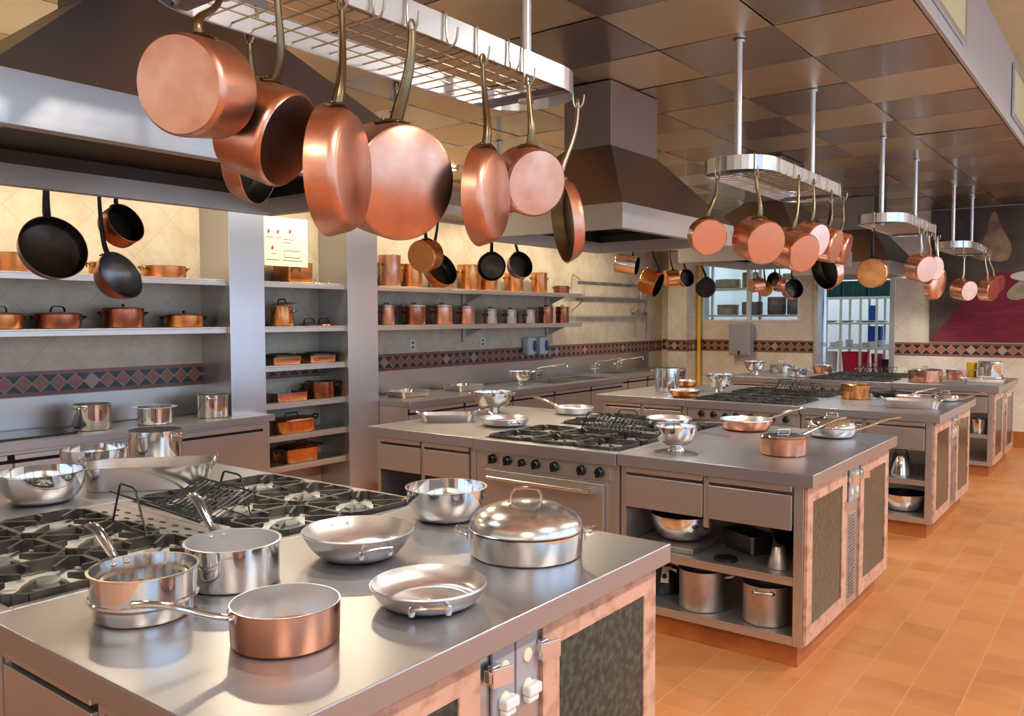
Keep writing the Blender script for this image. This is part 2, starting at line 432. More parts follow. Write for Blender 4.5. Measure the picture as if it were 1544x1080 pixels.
for i, (x, z, r, h, l) in enumerate(((-5.35, 1.662, .17, .16, 'grey low pan at the left behind the pass window, lower shelf'), (-4.95, 1.662, .16, .20, 'grey pan behind the pass window, second on lower shelf'), (-4.56, 1.662, .14, .27, 'weathered grey stockpot behind the right window pane, leftmost'), (-4.28, 1.662, .115, .27, 'weathered grey stockpot behind the right window pane, middle'), (-4.05, 1.662, .10, .28, 'weathered grey stockpot behind the right window pane, rightmost'), (-5.35, 2.082, .2, .14, 'grey wide pan behind the pass window, upper left shelf'), (-4.98, 2.082, .13, .24, 'round grey bowl behind the pass window, upper shelf middle'), (-4.3, 2.082, .17, .2, 'grey pan behind the pass window, upper shelf right'))):
    m = MB(); m.lathe([(0, 0), (r*.9, 0), (r, .02), (r, h), (r-.005, h), (r-.008, .02), (0, .012)], Matrix.Translation(V((x, 12.75, z))), 24)
    tag(m.build('stockpot', 'pot_grey'), l, 'pot', 'cookware behind the pass window')
# doorway
d = MB(); d.box(-3.76, -3.70, YF-.01, YF+.21, 0, 2.45); d.box(-2.76, -2.69, YF-.01, YF+.21, 0, 2.45); d.box(-3.76, -2.69, YF-.01, YF+.21, 2.40, 2.46)
do = struct(d.build('door_1', 'steel_v', smooth=False, bevel=.003))
ps = thing('pantry_shelf', 'white slatted storage shelf seen through the far doorway', 'shelf', (-3.6, 13.5, 0))
for x in (-4.12, -3.76, -3.47, -3.24, -3.02):
    for y in (13.3, 13.8): MB().box(x-.016, x+.016, y-.016, y+.016, 0, 1.90).build('post', 'white', ps, False)
for z in (.30, .74, 1.16, 1.54, 1.93): MB().box(-4.15, -2.98, 13.28, 13.82, z-.03, z).build('shelf', 'white', ps, False, bevel=.004)
for i in range(3):
    x = -4.12+i*.37
    m = MB(); m.box(x, x+.35, 13.3, 13.7, 1.932, 2.17)
    for k in range(5): m.box(x+.01+k*.068, x+.05+k*.068, 13.29, 13.3, 1.945, 2.16)
    tag(m.build('plastic_crate', 'green_crate', smooth=False), 'dark green crate on top of the pantry shelf, %s' % ('leftmost', 'middle', 'rightmost')[i], 'crate', 'green crates on the pantry shelf')
def lathe_thing(name, label, cat, prof, loc, m, group=None, seg=24):
    return tag(MB().lathe(prof, Matrix.Translation(V(loc)), seg).build(name, m), label, cat, group)
lathe_thing('storage_bin', 'large crimson red bin on the pantry shelf behind the doorway', 'bin', [(0, 0), (.17, 0), (.20, .34), (.19, .34), (.16, .02), (0, .02)], (-3.60, 13.53, .742), 'red')
lathe_thing('storage_bin', 'small crimson red bin right of the large one in the pantry', 'bin', [(0, 0), (.07, 0), (.085, .32), (.08, .32), (.06, .02), (0, .02)], (-3.28, 13.53, .742), 'red')
lathe_thing('storage_tub', 'pale tub at the left of the pantry shelf', 'bin', [(0, 0), (.10, 0), (.11, .34), (.10, .34), (.09, .02), (0, .02)], (-3.97, 13.5, .742), 'porcelain')
lathe_thing('bucket', 'black bucket at the right of the pantry shelf', 'bucket', [(0, 0), (.06, 0), (.075, .24), (.07, .24), (.05, .02), (0, .02)], (-3.12, 13.45, .742), 'black')
tag(MB().box(-3.45, -3.26, 13.66, 13.78, 1.162, 1.48).build('storage_box', 'blue', smooth=False), 'bright blue box on the middle pantry shelf behind plates', 'box', 'blue boxes on the pantry shelf')
tag(MB().box(-3.44, -3.35, 13.66, 13.78, 1.542, 1.80).build('storage_box', 'blue', smooth=False), 'upright bright blue box high on the pantry shelf', 'box', 'blue boxes on the pantry shelf')
for i in range(9):
    x = -4.05+i*.12
    lathe_thing('plate_stack', 'stack of white plates on the middle pantry shelf, number %s from the left' % ('one', 'two', 'three', 'four', 'five', 'six', 'seven', 'eight', 'nine')[i], 'plates', [(0, 0), (.05, 0), (.055, .02*(1+i % 4)), (.05, .02*(1+i % 4)+.03), (0, .02*(1+i % 4)+.03)], (x, 13.42+.1*(i % 2), 1.162), 'porcelain', 'white crockery on the pantry shelf', 20)
for i in range(4):
    lathe_thing('platter', 'white oval platter on the upper pantry shelf, %s' % ('far left', 'second', 'third', 'far right')[i], 'platter', [(0, 0), (.07, 0), (.12, .025), (.115, .03), (.06, .01), (0, .01)], (-3.98+i*.25, 13.5, 1.542), 'porcelain', 'white platters on the pantry shelf', 24)
dl = MB()
for a_, b_ in ((0, .05), (.75, .80)): dl.prism([(-3.69-a_*.62, 12.22+a_*.8, .02), (-3.69-b_*.62, 12.22+b_*.8, .02), (-3.69-b_*.62, 12.22+b_*.8, 2.38), (-3.69-a_*.62, 12.22+a_*.8, 2.38)], (.03, .02, 0))
for z in (.02, 1.2, 2.32): dl.prism([(-3.69, 12.22, z), (-4.186, 12.86, z), (-4.186, 12.86, z+.06), (-3.69, 12.22, z+.06)], (.03, .02, 0))
struct(dl.build('door_2', 'steel_v', smooth=False))
# mural at the right of the far wall
mu = MB(); y = YF-.02
mu.box(-2.27, 1.0, y, YF-.001, 1.30, 2.99); mu.cur = 1
mu.poly([(-2.26, y-.001, 1.305), (.99, y-.001, 1.305), (.99, y-.001, 2.17), (-1.60, y-.001, 2.17)]); mu.cur = 2
mu.poly([(-1.56+dx, y-.0015, dz) for dx, dz in ((0, 2.93), (.03, 2.90), (.06, 2.78), (.12, 2.66), (.19, 2.52), (.20, 2.42), (.16, 2.33), (.08, 2.30), (-.02, 2.32), (-.14, 2.33), (-.24, 2.37), (-.27, 2.43), (-.22, 2.50), (-.12, 2.58), (-.07, 2.70), (-.05, 2.84), (-.02, 2.92))])
mu.poly([(-1.13+dx, y-.0015, dz) for dx, dz in ((0, 2.86), (.05, 2.80), (.10, 2.66), (.11, 2.55), (.06, 2.53), (.0, 2.60), (-.08, 2.74), (-.06, 2.82))]); mu.cur = 3
mu.poly([(-1.18+.22*cos(a)*.9-.10*sin(a), y-.002, 1.98+.15*cos(a)*.9+.07*sin(a)) for a in [2*pi*i/28 for i in range(28)]])
mu.cur = 4; mu.poly([(-1.18+.19*cos(a), y-.003, 2.12+.06*sin(a)) for a in [2*pi*i/24 for i in range(24)]])
M['mural_dark'] = mat('mural_umber_paint', (.36, .30, .26), 0, .8, (.26, .21, .18), 3, detail=6)
M['mural_wine'] = mat('mural_wine_red_paint', (.50, .13, .20), 0, .8, (.42, .09, .16), 4, (1, 1, 5))
M['mural_ham'] = mat('mural_ham_paint', (.66, .56, .44), 0, .8, (.48, .36, .28), 5)
M['mural_pale'] = mat('mural_pale_olive_paint', (.68, .62, .50), 0, .8, (.55, .50, .40), 8)
M['mural_white'] = mat('mural_off_white_paint', (.80, .77, .72), 0, .8)
tag(mu.build('mural', ['mural_dark', 'mural_wine', 'mural_ham', 'mural_pale', 'mural_white'], smooth=False), 'painted mural of hanging hams over a wine red cloth', 'painting')
# dispenser on far wall
t = thing('towel_dispenser', 'grey paper towel dispenser on the far tiled wall', 'dispenser', (-4.78, YF, 1.04))
MB().box(-4.94, -4.62, YF-.2, YF-.006, 1.06, 1.53).build('housing_wall_mount', 'grey_plastic', t, False, bevel=.02, bseg=3)
MB().box(-4.80, -4.76, YF-.204, YF-.199, 1.075, 1.13).build('paper_outlet', 'mural_dark', t, False)

# ------------------------------------------------------------------ left wall: partitions, shelves, counters
P1, P2, PX = (3.81, 4.13), (5.0, 5.36), -5.61
def part(n, y0, y1):
    o = MB().box(XW, PX, y0, y1, 0, 2.99).build(n, 'steel_v', smooth=False, bevel=.003); return struct(o)
part('wall_partition_near', *P1); part('wall_partition_far', *P2)
struct(MB().box(XW+.005, XW+.012, -3, P1[0]-.001, .875, 1.094).build('trim_7', 'steel', smooth=False))
struct(MB().box(XW+.005, XW+.012, P2[1]+.001, 8.75, .875, 1.094).build('trim_8', 'steel', smooth=False))
struct(MB().box(XW2+.005, XW2+.012, 8.76, 11.54, .875, 1.094).build('trim_9', 'steel', smooth=False))
def shelf(y0, y1, z, label, group, brackets=()):
    t = thing('wall_shelf', label, 'shelf', (XW, (y0+y1)/2, z), group)
    m = MB(); m.box(XW+.014, -5.652, y0, y1, z-.012, z); m.box(-5.667, -5.65, y0, y1, z-.048, z-.0125)
    m.build('shelf_board', 'steel', t, False, bevel=.002)
    for yb in brackets:
        m = MB(); m.prism([(XW+.01, yb, z-.013), (-5.70, yb, z-.013), (-5.70, yb, z-.04), (XW+.01, yb, z-.16)], (0, .012, 0)); m.box(XW+.008, XW+.03, yb-.02, yb+.03, z-.2, z-.013)
        m.build('bracket', 'steel', t, False)
    return t
shelf(-1.5, P1[0]-.002, 1.92, 'long steel shelf at far left, upper of two, holding oval copper pans', 'steel wall shelves')
shelf(-1.5, P1[0]-.002, 1.555, 'long steel shelf at far left, lower of two, holding lidded copper pots', 'steel wall shelves')
for i, z in enumerate((1.92, 1.555, 1.235, .925, .655, .40)):
    shelf(P1[1]+.002, P2[0]-.002, z, 'short steel shelf between the two columns, %s from the top' % ('first', 'second', 'third', 'fourth', 'fifth', 'sixth')[i], 'niche shelves between the columns')
shelf(P2[1]+.002, 8.9, 1.92, 'long steel shelf right of the columns, upper one, holding tall copper stockpots', 'steel wall shelves', (7.0, 8.6))
shelf(P2[1]+.002, 8.9, 1.555, 'long steel shelf right of the columns, lower one, holding lidded canisters', 'steel wall shelves', (7.0, 8.6))
LZ = .87
def counter(name, label, x0, x1, y0, y1, z, sinks=()):
    """worktop with optional sink basins cut through it, (x0,x1,y0,y1)"""
    m = MB(); ycut = sorted(sinks, key=lambda s: s[2]); y = y0
    for s in ycut:
        m.box(x0, x1, y, s[2], z-.05, z); m.box(x0, s[0], s[2], s[3], z-.05, z); m.box(s[1], x1, s[2], s[3], z-.05, z); y = s[3]
    m.box(x0, x1, y, y1, z-.05, z)
    t = thing(name, label, 'worktop', ((x0+x1)/2, (y0+y1)/2, z-.05))
    m.build('top', 'steel_top', t, False, bevel=.003)
    for s in sinks:
        b = MB(); e = .004
        b.box(s[0]-e, s[1]+e, s[2]-e, s[3]+e, z-.30, z-.292); b.box(s[0]-e, s[0], s[2], s[3], z-.292, z-.051); b.box(s[1], s[1]+e, s[2], s[3], z-.292, z-.051); b.box(s[0], s[1], s[2]-e, s[2], z-.292, z-.051); b.box(s[0], s[1], s[3], s[3]+e, z-.292, z-.051)
        b.build('basin', 'steel', t, False)
    return t
m = MB(); m.box(XW+.014, -5.42, -1.5, P1[0]-.002, LZ-.05, LZ); m.box(PX+.004, -5.42, P1[0]-.002, 4.07, LZ-.05, LZ)
t = thing('worktop', 'long steel worktop along the left wall with a black hob', 'worktop', (-5.7, 1.2, LZ-.05)); m.build('top', 'steel_top', t, False, bevel=.003)
counter('worktop', 'steel worktop right of the columns with a large sink', XW+.014, -5.22, P2[1]+.002, 9.3, LZ, [(-5.88, -5.36, 7.85, 8.5), (-5.88, -5.36, 8.56, 9.15)])
counter('worktop', 'steel worktop in the far left corner with faucets', XW2+.014, -5.5, 9.302, 11.54, LZ, [(-6.02, -5.62, 9.7, 10.35)])

def cabinet_front(t, x, y0, y1, z0, z1, n, face='+x', dz=.0):
    """row of n flat fronts with a dark strip as finger channel shade along the top, facing +x"""
    w_ = (y1-y0)/n
    MB().box(x+.0005, x+.002, y0+.01, y1-.01, z1-.058, z1-.004).build('channel_shade_strip', 'gap', t, False)  # flat dark strip painting the shade of the finger recess
    for i in range(n):
        a, b_ = y0+i*w_+.02, y0+(i+1)*w_-.02
        d = MB().box(x, x+.018, a, b_, z0, z1-.055).build('door', 'steel', t, False, bevel=.002)
        MB().box(x+.002, x+.022, a, b_, z1-.035, z1-.005).build('finger_pull', 'steel', d, False, bevel=.003)
t = thing('base_cabinet', 'steel base cabinet under the left wall worktop', 'cabinet', (-5.7, 1.2, 0))
MB().box(XW+.014, -5.47, -1.5, P1[0]-.004, .1, LZ-.051).build('carcass', 'steel', t, False); MB().box(PX+.006, -5.47, P1[0]-.003, 4.05, .1, LZ-.051).build('side_panel', 'steel', t, False)
MB().box(XW+.03, -5.52, -1.5, P1[0]-.01, .0, .1).build('plinth', 'terracotta_base', t, False)
cabinet_front(t, -5.469, -1.5, 4.0, .14, LZ-.07, 6)
t = thing('base_cabinet', 'steel base cabinet under the sink worktop right of the columns', 'cabinet', (-5.6, 7.3, 0))
MB().box(XW+.014, -5.28, P2[1]+.004, 9.28, .1, LZ-.31).build('carcass', 'steel', t, False); MB().box(-5.34, -5.28, P2[1]+.004, 9.28, LZ-.31, LZ-.051).build('front_rail', 'steel', t, False)
MB().box(XW+.014, -5.34, P2[1]+.004, P2[1]+.02, LZ-.31, LZ-.051).build('side_panel', 'steel', t, False)
MB().box(XW+.03, -5.34, P2[1]+.01, 9.25, 0, .1).build('plinth', 'terracotta_base', t, False)
cabinet_front(t, -5.279, P2[1]+.03, 9.26, .14, LZ-.07, 5)
t = thing('base_cabinet', 'steel base cabinet in the far left corner', 'cabinet', (-5.8, 10.4, 0))
MB().box(XW2+.014, -5.56, 9.304, 11.54, .1, LZ-.31).build('carcass', 'steel', t, False); MB().box(-5.6, -5.56, 9.304, 11.54, LZ-.31, LZ-.051).build('front_rail', 'steel', t, False)
MB().box(XW2+.03, -5.62, 9.31, 11.5, 0, .1).build('plinth', 'terracotta_base', t, False)
cabinet_front(t, -5.559, 9.31, 11.53, .14, LZ-.07, 4)
tag(MB().box(-5.93, -5.56, 1.5, 2.62, LZ+.001, LZ+.012).build('cooktop', 'black_glass', smooth=False, bevel=.003), 'flat black hob on the left wall worktop', 'hob')
def faucet(y, x, label, spout=.32, sx=1, rot=.5):
    t = thing('faucet', label, 'faucet', (x, y, LZ), 'chrome sink faucets')
    m = MB(); m.lathe([(0, 0), (.022, 0), (.022, .02), (.012, .03), (.012, .1), (0, .1)], Matrix.Translation(V((x, y, LZ+.001))), 14); m.tube([(x, y-.09, LZ+.05), (x, y+.09, LZ+.05)], .011)
    m.build('valve_body', 'polish', t)
    for s in (-1, 1): MB().lathe([(0, 0), (.018, 0), (.02, .02), (.008, .03), (.008, .045), (.022, .05), (.02, .06), (0, .06)], Matrix.Translation(V((x, y+s*.09, LZ+.05))), 12).build('tap_handle', 'polish', t)
    dx, dy = cos(rot)*spout, sin(rot)*spout
    MB().tube([(x, y, LZ+.1), (x, y, LZ+.13)]+[(x+dx*k/5, y+dy*k/5, LZ+.14+.06*k/5) for k in range(1, 6)]+[(x+dx*1.04, y+dy*1.04, LZ+.19), (x+dx*1.05, y+dy*1.05, LZ+.15)], .010).build('spout', 'polish', t)
faucet(8.3, -5.93, 'chrome faucet behind the wall sink beside the small colander', .36, rot=.45)
faucet(9.75, -5.98, 'chrome faucet in the corner sink, left one', .34, rot=.5)
faucet(10.35, -5.98, 'chrome faucet in the corner sink, right one', .34, rot=.5)
# wall rails (empty utensil rack) beyond the shelves
t = thing('utensil_rack', 'empty steel wall rail rack above the corner sink', 'rack', (XW2, 10.2, 1.6))
for z in (2.08, 1.86): MB().box(XW2+.18, XW2+.20, 9.25, 11.1, z-.022, z+.022).build('rail', 'pot_grey', t, False, bevel=.002)
for y in (9.4, 10.95):
    MB().tube([(XW2+.005, y, 1.72), (XW2+.19, y, 1.86), (XW2+.19, y, 2.08), (XW2+.005, y, 2.2)], .01, 8).build('rail_bracket', 'steel', t)
t = thing('wall_bracket_rack', 'small steel bracket frame on the wall right of the rails', 'rack', (XW2, 11.3, 1.5))
m = MB(); m.box(XW2+.05, XW2+.07, 11.0, 11.4, 1.66, 1.70)
for y in (11.03, 11.34): m.box(XW2+.05, XW2+.07, y, y+.03, 1.43, 1.66)
m.box(XW2+.001, XW2+.05, 11.1, 11.3, 1.66, 1.69)
m.build('rail_frame', 'steel', t, False)
for y in (11.08, 11.30): MB().tube([(XW2+.06, y, 1.70), (XW2+.03, y+.12, 1.86), (XW2+.02, y+.2, 1.98)], .01, 8).build('bracket', 'steel', t)
# outlets and dispensers on the left wall
for y, l in ((6.21, 'white wall outlet left, under the canister shelf'), (7.34, 'white wall outlet right, under the canister shelf')):
    t = thing('wall_outlet', l, 'outlet', (XW, y, 1.30), 'white wall outlets')
    MB().box(XW+.001, XW+.008, y-.04, y+.04, 1.29, 1.40).build('cover_plate', 'white', t, False, bevel=.003)
    MB().box(XW+.008, XW+.010, y-.014, y+.014, 1.355, 1.38).build('socket', 'ink', t, False); MB().box(XW+.008, XW+.010, y-.014, y+.014, 1.31, 1.335).build('socket', 'ink', t, False)
for y, l in ((8.17, 'white soap dispenser on the tiled wall, left of the pair'), (8.42, 'white soap dispenser on the tiled wall, right of the pair')):
    t = thing('soap_dispenser', l, 'dispenser', (XW, y, 1.17), 'white soap dispensers')
    MB().box(XW+.006, XW+.11, y-.085, y+.085, 1.17, 1.39).build('housing_wall_mount', 'white', t, False, bevel=.03, bseg=4)
    m = MB(); m.poly([(XW+.112, y+.035+.04*cos(a), 1.28+.07*sin(a)) for a in [2*pi*i/20 for i in range(20)]]); m.build('level_window', 'blue_print', t, False)
# paper sheet with small printed figures in the niche
t = thing('hanging_notice_sheet', 'large paper chart with small red figures hung between the columns', 'paper', (-5.63, 4.4, 2.09))
MB().box(-5.632, -5.629, P1[1]+.01, 4.58, 2.045, 2.44).build('sheet', 'paper', t, False)
m = MB()
for y, z in ((4.19, 2.32), (4.28, 2.32), (4.225, 2.19), (4.40, 2.33)): m.poly([(-5.6285, y+.015*cos(a)*(.8+.2*sin(2*a)), z+.018*sin(a)) for a in [2*pi*i/16 for i in range(16)]])
m.build('red_figure', 'ink_red', t, False)
m = MB()
for y, z, l in ((4.165, 2.27, .07), (4.265, 2.27, .05), (4.215, 2.14, .05), (4.33, 2.26, .1), (4.33, 2.235, .08), (4.17, 2.09, .12), (4.32, 2.09, .2), (4.34, 2.17, .16), (4.34, 2.115, .16)): m.box(-5.629, -5.6283, y, y+l, z, z+.006)
m.box(-5.629, -5.6283, 4.34, 4.344, 2.115, 2.17); m.box(-5.629, -5.6283, 4.497, 4.50, 2.115, 2.17)
m.build('printed_line', 'ink', t, False)

# ------------------------------------------------------------------ islands
XL, XA, XB, XR = -4.02, -3.128, -2.162, -1.16
def slab(name, label, x0, x1, y0, y1, z1=CZ, z0=CZ-.06):
    t = thing(name, label, 'worktop', ((x0+x1)/2, (y0+y1)/2, z0), 'island worktops')
    MB().box(x0, x1, y0, y1, z0, z1).build('top', 'steel_top', t, False, bevel=.0035, bseg=3)
    return t
def drawer(t, x0, x1, y):
    d = MB().box(x0, x1, y-.018, y, .65, .812).build('drawer', 'steel', t, False, bevel=.0025)
    MB().box(x0, x1, y-.02, y, .828, .857).build('finger_pull', 'steel', d, False, bevel=.003)
def shell(t, x0, x1, y0, y1):
    """open fronted carcass; front at y0"""
    ym = (y0+y1)/2
    m = MB()
    m.box(x0, x0+.03, y0, y1, .112, .858); m.box(x1-.045, x1, y0, y1, .112, .858); m.box(x0+.03, x1-.045, ym, ym+.02, .112, .858)
    m.box(x0+.03, x1-.045, y0, y0+.02, .858-.012, .858)
    m.build('carcass', 'steel', t, False, bevel=.002)
    for z, s in ((.155, .042), (.43, .04)):
        m = MB(); m.box(x0+.031, x1-.046, y0+.002, ym-.001, z-.012, z); m.box(x0+.031, x1-.046, y0+.002, y0+.016, z-s, z-.0125)
        m.build('shelf', 'steel', t, False)
    MB().box(x0+.031, x1-.046, ym+.021, y1-.001, .112, .13).build('bottom_panel', 'steel_dark', t, False)
def grate(x0, x1, y0, y1, z=CZ+.016):
    m = MB(); b = .0042; h = .024
    def bar(ax, ay, bx, by, h0=h, h1=h, w=b):
        d = V((bx-ax, by-ay, 0)); n = V((-d.y, d.x, 0)).normalized()*w
        A, B = V((ax, ay, z)), V((bx, by, z))
        i = len(m.v)
        m.v += [A-n, A+n, B+n, B-n, A-n-V((0, 0, h0)), A+n-V((0, 0, h0)), B+n-V((0, 0, h1)), B-n-V((0, 0, h1))]
        for q in ((0, 3, 2, 1), (4, 5, 6, 7), (0, 1, 5, 4), (1, 2, 6, 5), (2, 3, 7, 6), (3, 0, 4, 7)): m.face([i+k for k in q])
    ym = (y0+y1)/2; xm = (x0+x1)/2; c = .045
    for ya, yb in ((y0, ym-.004), (ym+.004, y1)):
        cx, cy = xm, (ya+yb)/2
        O = [(x0+c, ya), (x1-c, ya), (x1, ya+c), (x1, yb-c), (x1-c, yb), (x0+c, yb), (x0, yb-c), (x0, ya+c)]
        for q in range(8): bar(*O[q], *O[(q+1) % 8], .032, .032)
        for q in range(8):
            ex, ey = (O[q][0]+O[(q+1) % 8][0])/2, (O[q][1]+O[(q+1) % 8][1])/2
            L = hypot(ex-cx, ey-cy); k = (.06 if q % 2 else .10)/L
            bar(ex, ey, cx+(ex-cx)*k, cy+(ey-cy)*k, .032, .014, .0048)
        for x, y in ((x0+c*.5, ya+c*.5), (x1-c*.5, ya+c*.5), (x0+c*.5, yb-c*.5), (x1-c*.5, yb-c*.5)): m.box(x-.010, x+.010, y-.010, y+.010, z-.038, z-.002)
    return m
KN = ('nearest', 'second', 'third', 'far')
def cooktop(t, y0, y1):
    """deck, burners and three grates; bounds are the sunken area"""
    MB().box(XA+.03, XB-.03, y0, y1, CZ-.04, CZ-.024).build('drip_deck', 'deck', t, False)
    n = 3; w_ = (XB-XA-.075)/n
    for i in range(n):
        xa = XA+.0375+i*w_+.006; xb = xa+w_-.012; ym = (y0+y1)/2
        for yc in ((y0+ym)/2+.003, (ym+y1)/2-.003):
            MB().lathe([(0, 0), (.062, 0), (.055, .010), (.042, .012), (.040, .020), (.030, .024), (0, .024)], Matrix.Translation(V(((xa+xb)/2, yc, CZ-.0235))), 20).build('burner', 'pot_grey', t)
        grate(xa, xb, y0+.008, y1-.008).build('grate', 'grate', t, False)
def island(i, y0):
    nm = KN[i]; y1 = y0+1.55
    isl = ('in the nearest island', 'in the second island', 'in the third island', 'in the farthest island')[i]
    slab('worktop', 'left steel worktop %s, beside the range' % isl, XL, XA-.003, y0, y1)
    slab('worktop', 'right steel worktop %s, over the stone end' % isl, XB+.003, XR, y0, y1)
    # left cabinet
    t = thing('base_cabinet', 'steel drawer cabinet left of the range %s' % isl, 'cabinet', (-3.55, y0+.75, 0), 'island cabinets')
    shell(t, XL+.05, XA-.005, y0+.04, y1-.04)
    drawer(t, XL+.085, -3.575, y0+.0395); drawer(t, -3.545, XA-.055, y0+.0395)
    MB().box(-3.574, -3.546, y0+.036, y0+.06, .60, .845).build('stile', 'steel', t, False)
    MB().box(XL+.09, XA-.006, y0+.09, y1-.09, 0, .111).build('plinth', 'terracotta_base', t, False)
    # right cabinet with the stone end
    t = thing('base_cabinet', 'steel drawer cabinet with pink and green stone end panels %s' % isl, 'cabinet', (-1.65, y0+.75, 0), 'island cabinets')
    shell(t, XB+.005, XR-.055, y0+.04, y1-.04)
    drawer(t, XB+.042, -1.70, y0+.0395); drawer(t, -1.667, XR-.105, y0+.0395)
    MB().box(-1.697, -1.670, y0+.036, y0+.06, .60, .845).build('stile', 'steel', t, False)
    MB().box(XB+.006, XR-.09, y0+.085, y1-.085, 0, .111).build('plinth', 'terracotta_base', t, False)
    xe = XR-.054
    for ya, yb in ((y0+.045, y0+.665), (y0+.915, y0+1.525)):
        z0, z1 = .125, .850; f = .075
        m = MB()
        m.prism([(xe, ya, z0), (xe, yb, z0), (xe, yb-f, z0+f), (xe, ya+f, z0+f)], (.016, 0, 0)); m.prism([(xe, yb, z0), (xe, yb, z1), (xe, yb-f, z1-f), (xe, yb-f, z0+f)], (.016, 0, 0))
        m.prism([(xe, yb, z1), (xe, ya, z1), (xe, ya+f, z1-f), (xe, yb-f, z1-f)], (.016, 0, 0)); m.prism([(xe, ya, z1), (xe, ya, z0), (xe, ya+f, z0+f), (xe, ya+f, z1-f)], (.016, 0, 0))
        d = m.build('stone_frame', 'pink_stone', t, False, bevel=.0012)
        MB().box(xe, xe+.011, ya+f+.001, yb-f-.001, z0+f+.001, z1-f-.001).build('stone_inset', 'green_stone', d, False)
    m = MB(); m.box(xe, xe+.006, y0+.668, y0+.912, .115, .856); m.build('service_panel', 'steel_v', t, False)
    m = MB()
    z = .16
    while z < .60: m.box(xe+.006, xe+.013, y0+.735, y0+.85, z, z+.008); z += .0165
    m.build('vent_louvre', 'alu', t, False)
    for k, ya in enumerate((y0+.71, y0+.803)):
        o = MB().box(xe+.0065, xe+.016, ya, ya+.086, .665, .845).build('outlet_plate', 'grey_plastic', t, False, bevel=.003)
        for zz in (.79, .715): MB().lathe([(0, 0), (.017, 0), (.017, .004), (.011, .005), (0, .005)], Matrix.Translation(V((xe+.016, ya+.043, zz))) @ Matrix.Rotation(pi/2, 4, 'Y'), 18).build('socket', 'vent', o)
        m = MB(); m.box(xe+.016, xe+.045, ya+.018, ya+.07, .695, .722); m.box(xe+.016, xe+.038, ya+.022, ya+.066, .676, .695)
        if i == 0: m.build('plug', 'white', o, False, bevel=.006, bseg=3)
        s = -1 if k == 0 else 1; yc = ya+.043+s*.052
        m = MB(); m.prism([(xe+.012, yc-.013, .775), (xe+.03, yc-.013, .775), (xe+.042, yc+s*.02, .775), (xe+.012, yc+s*.02, .775)], (0, 0, .03)); m.box(xe+.017, xe+.034, yc-.012, yc+.016, .765, .815)
        m.build('latch', 'polish', t, False, bevel=.003)
        MB().prism([(xe+.036, yc-.02, .768), (xe+.042, yc-.02, .768), (xe+.058, yc+.035, .768), (xe+.052, yc+.035, .768)], (0, 0, .045)).build('latch_plate', 'polish', t, False, bevel=.001)
    # ranges back to back
    for back in (0, 1):
        if back: t = thing('cooking_range', 'rear half of the gas range %s, black grates' % isl, 'stove', (-2.645, y0+1.2, 0), 'island gas ranges')
        else: t = thing('cooking_range', 'front half of the gas range %s, with knobs and oven' % isl, 'stove', (-2.645, y0+.4, 0), 'island gas ranges')
        if not back: ya, yb, g0, g1 = y0-.004, y0+.80, y0+.065, y0+.665
        else: ya, yb, g0, g1 = y0+.803, y1+.004, y0+.855, y1-.06
        x0, x1 = XA, XB
        m = MB(); m.box(x0+.002, x1-.002, ya, g0, CZ-.066, CZ); m.box(x0+.002, x1-.002, g1, yb, CZ-.066, CZ); m.box(x0+.002, x0+.03, g0, g1, CZ-.066, CZ); m.box(x1-.03, x1-.002, g0, g1, CZ-.066, CZ)
        m.build('range_top', 'steel_top', t, False, bevel=.003)
        cooktop(t, g0, g1)
        MB().box(x0+.002, x1-.002, ya+.04, yb-.002 if not back else yb-.04, .12, CZ-.067).build('body', 'steel', t, False)
        MB().box(x0+.004, x1-.004, ya+.1, yb-(.002 if not back else .1), 0, .119).build('plinth', 'terracotta_base', t, False)
        if not back:
            m = MB()
            for r_ in range(2):
                for k in range(10): m.poly([(x0+.14+k*.077+.018*cos(a), y0+.705+r_*.045+.008*sin(a), CZ+.001) for a in [2*pi*q/14 for q in range(14)]])
            m.build('flue_slot', 'gap', t, False)
            yf = ya+.04
            MB().box(x0+.05, x1-.05, yf-.014, yf-.0005, .765, .85).build('control_panel', 'steel', t, False, bevel=.002)
            for k, fx in enumerate((.10, .225, .345, .455, .60, .80, .93)):
                xx = x0+.05+fx*(x1-x0-.1); r_ = .027 if k != 2 else .021
                kb = MB(); mx = Matrix.Translation(V((xx, yf-.0145, .808))) @ Matrix.Rotation(pi/2, 4, 'X')
                kb.lathe([(0, 0), (r_, 0), (r_*1.05, .008), (r_*.9, .024), (r_*.6, .03), (0, .03)], mx, 18); kb.box(xx-.006, xx+.006, yf-.056, yf-.04, .808-r_*.9, .808+r_*.9)
                kb.build('knob', 'black', t)
            d = MB().box(x0+.085, x1-.085, yf-.03, yf-.003, .20, .748).build('oven_door', 'steel', t, False, bevel=.004)
            m = MB(); m.tube([(x0+.14, yf-.075, .71), (x1-.14, yf-.075, .71)], .0125, 14)
            m.box(x0+.135, x0+.165, yf-.075, yf-.031, .695, .725); m.box(x1-.165, x1-.135, yf-.075, yf-.031, .695, .725)
            m.build('door_handle', 'brushed_wall', d)
Y0 = (.79, 3.735, 6.57, 9.54)
for i, y in enumerate(Y0): island(i, y)

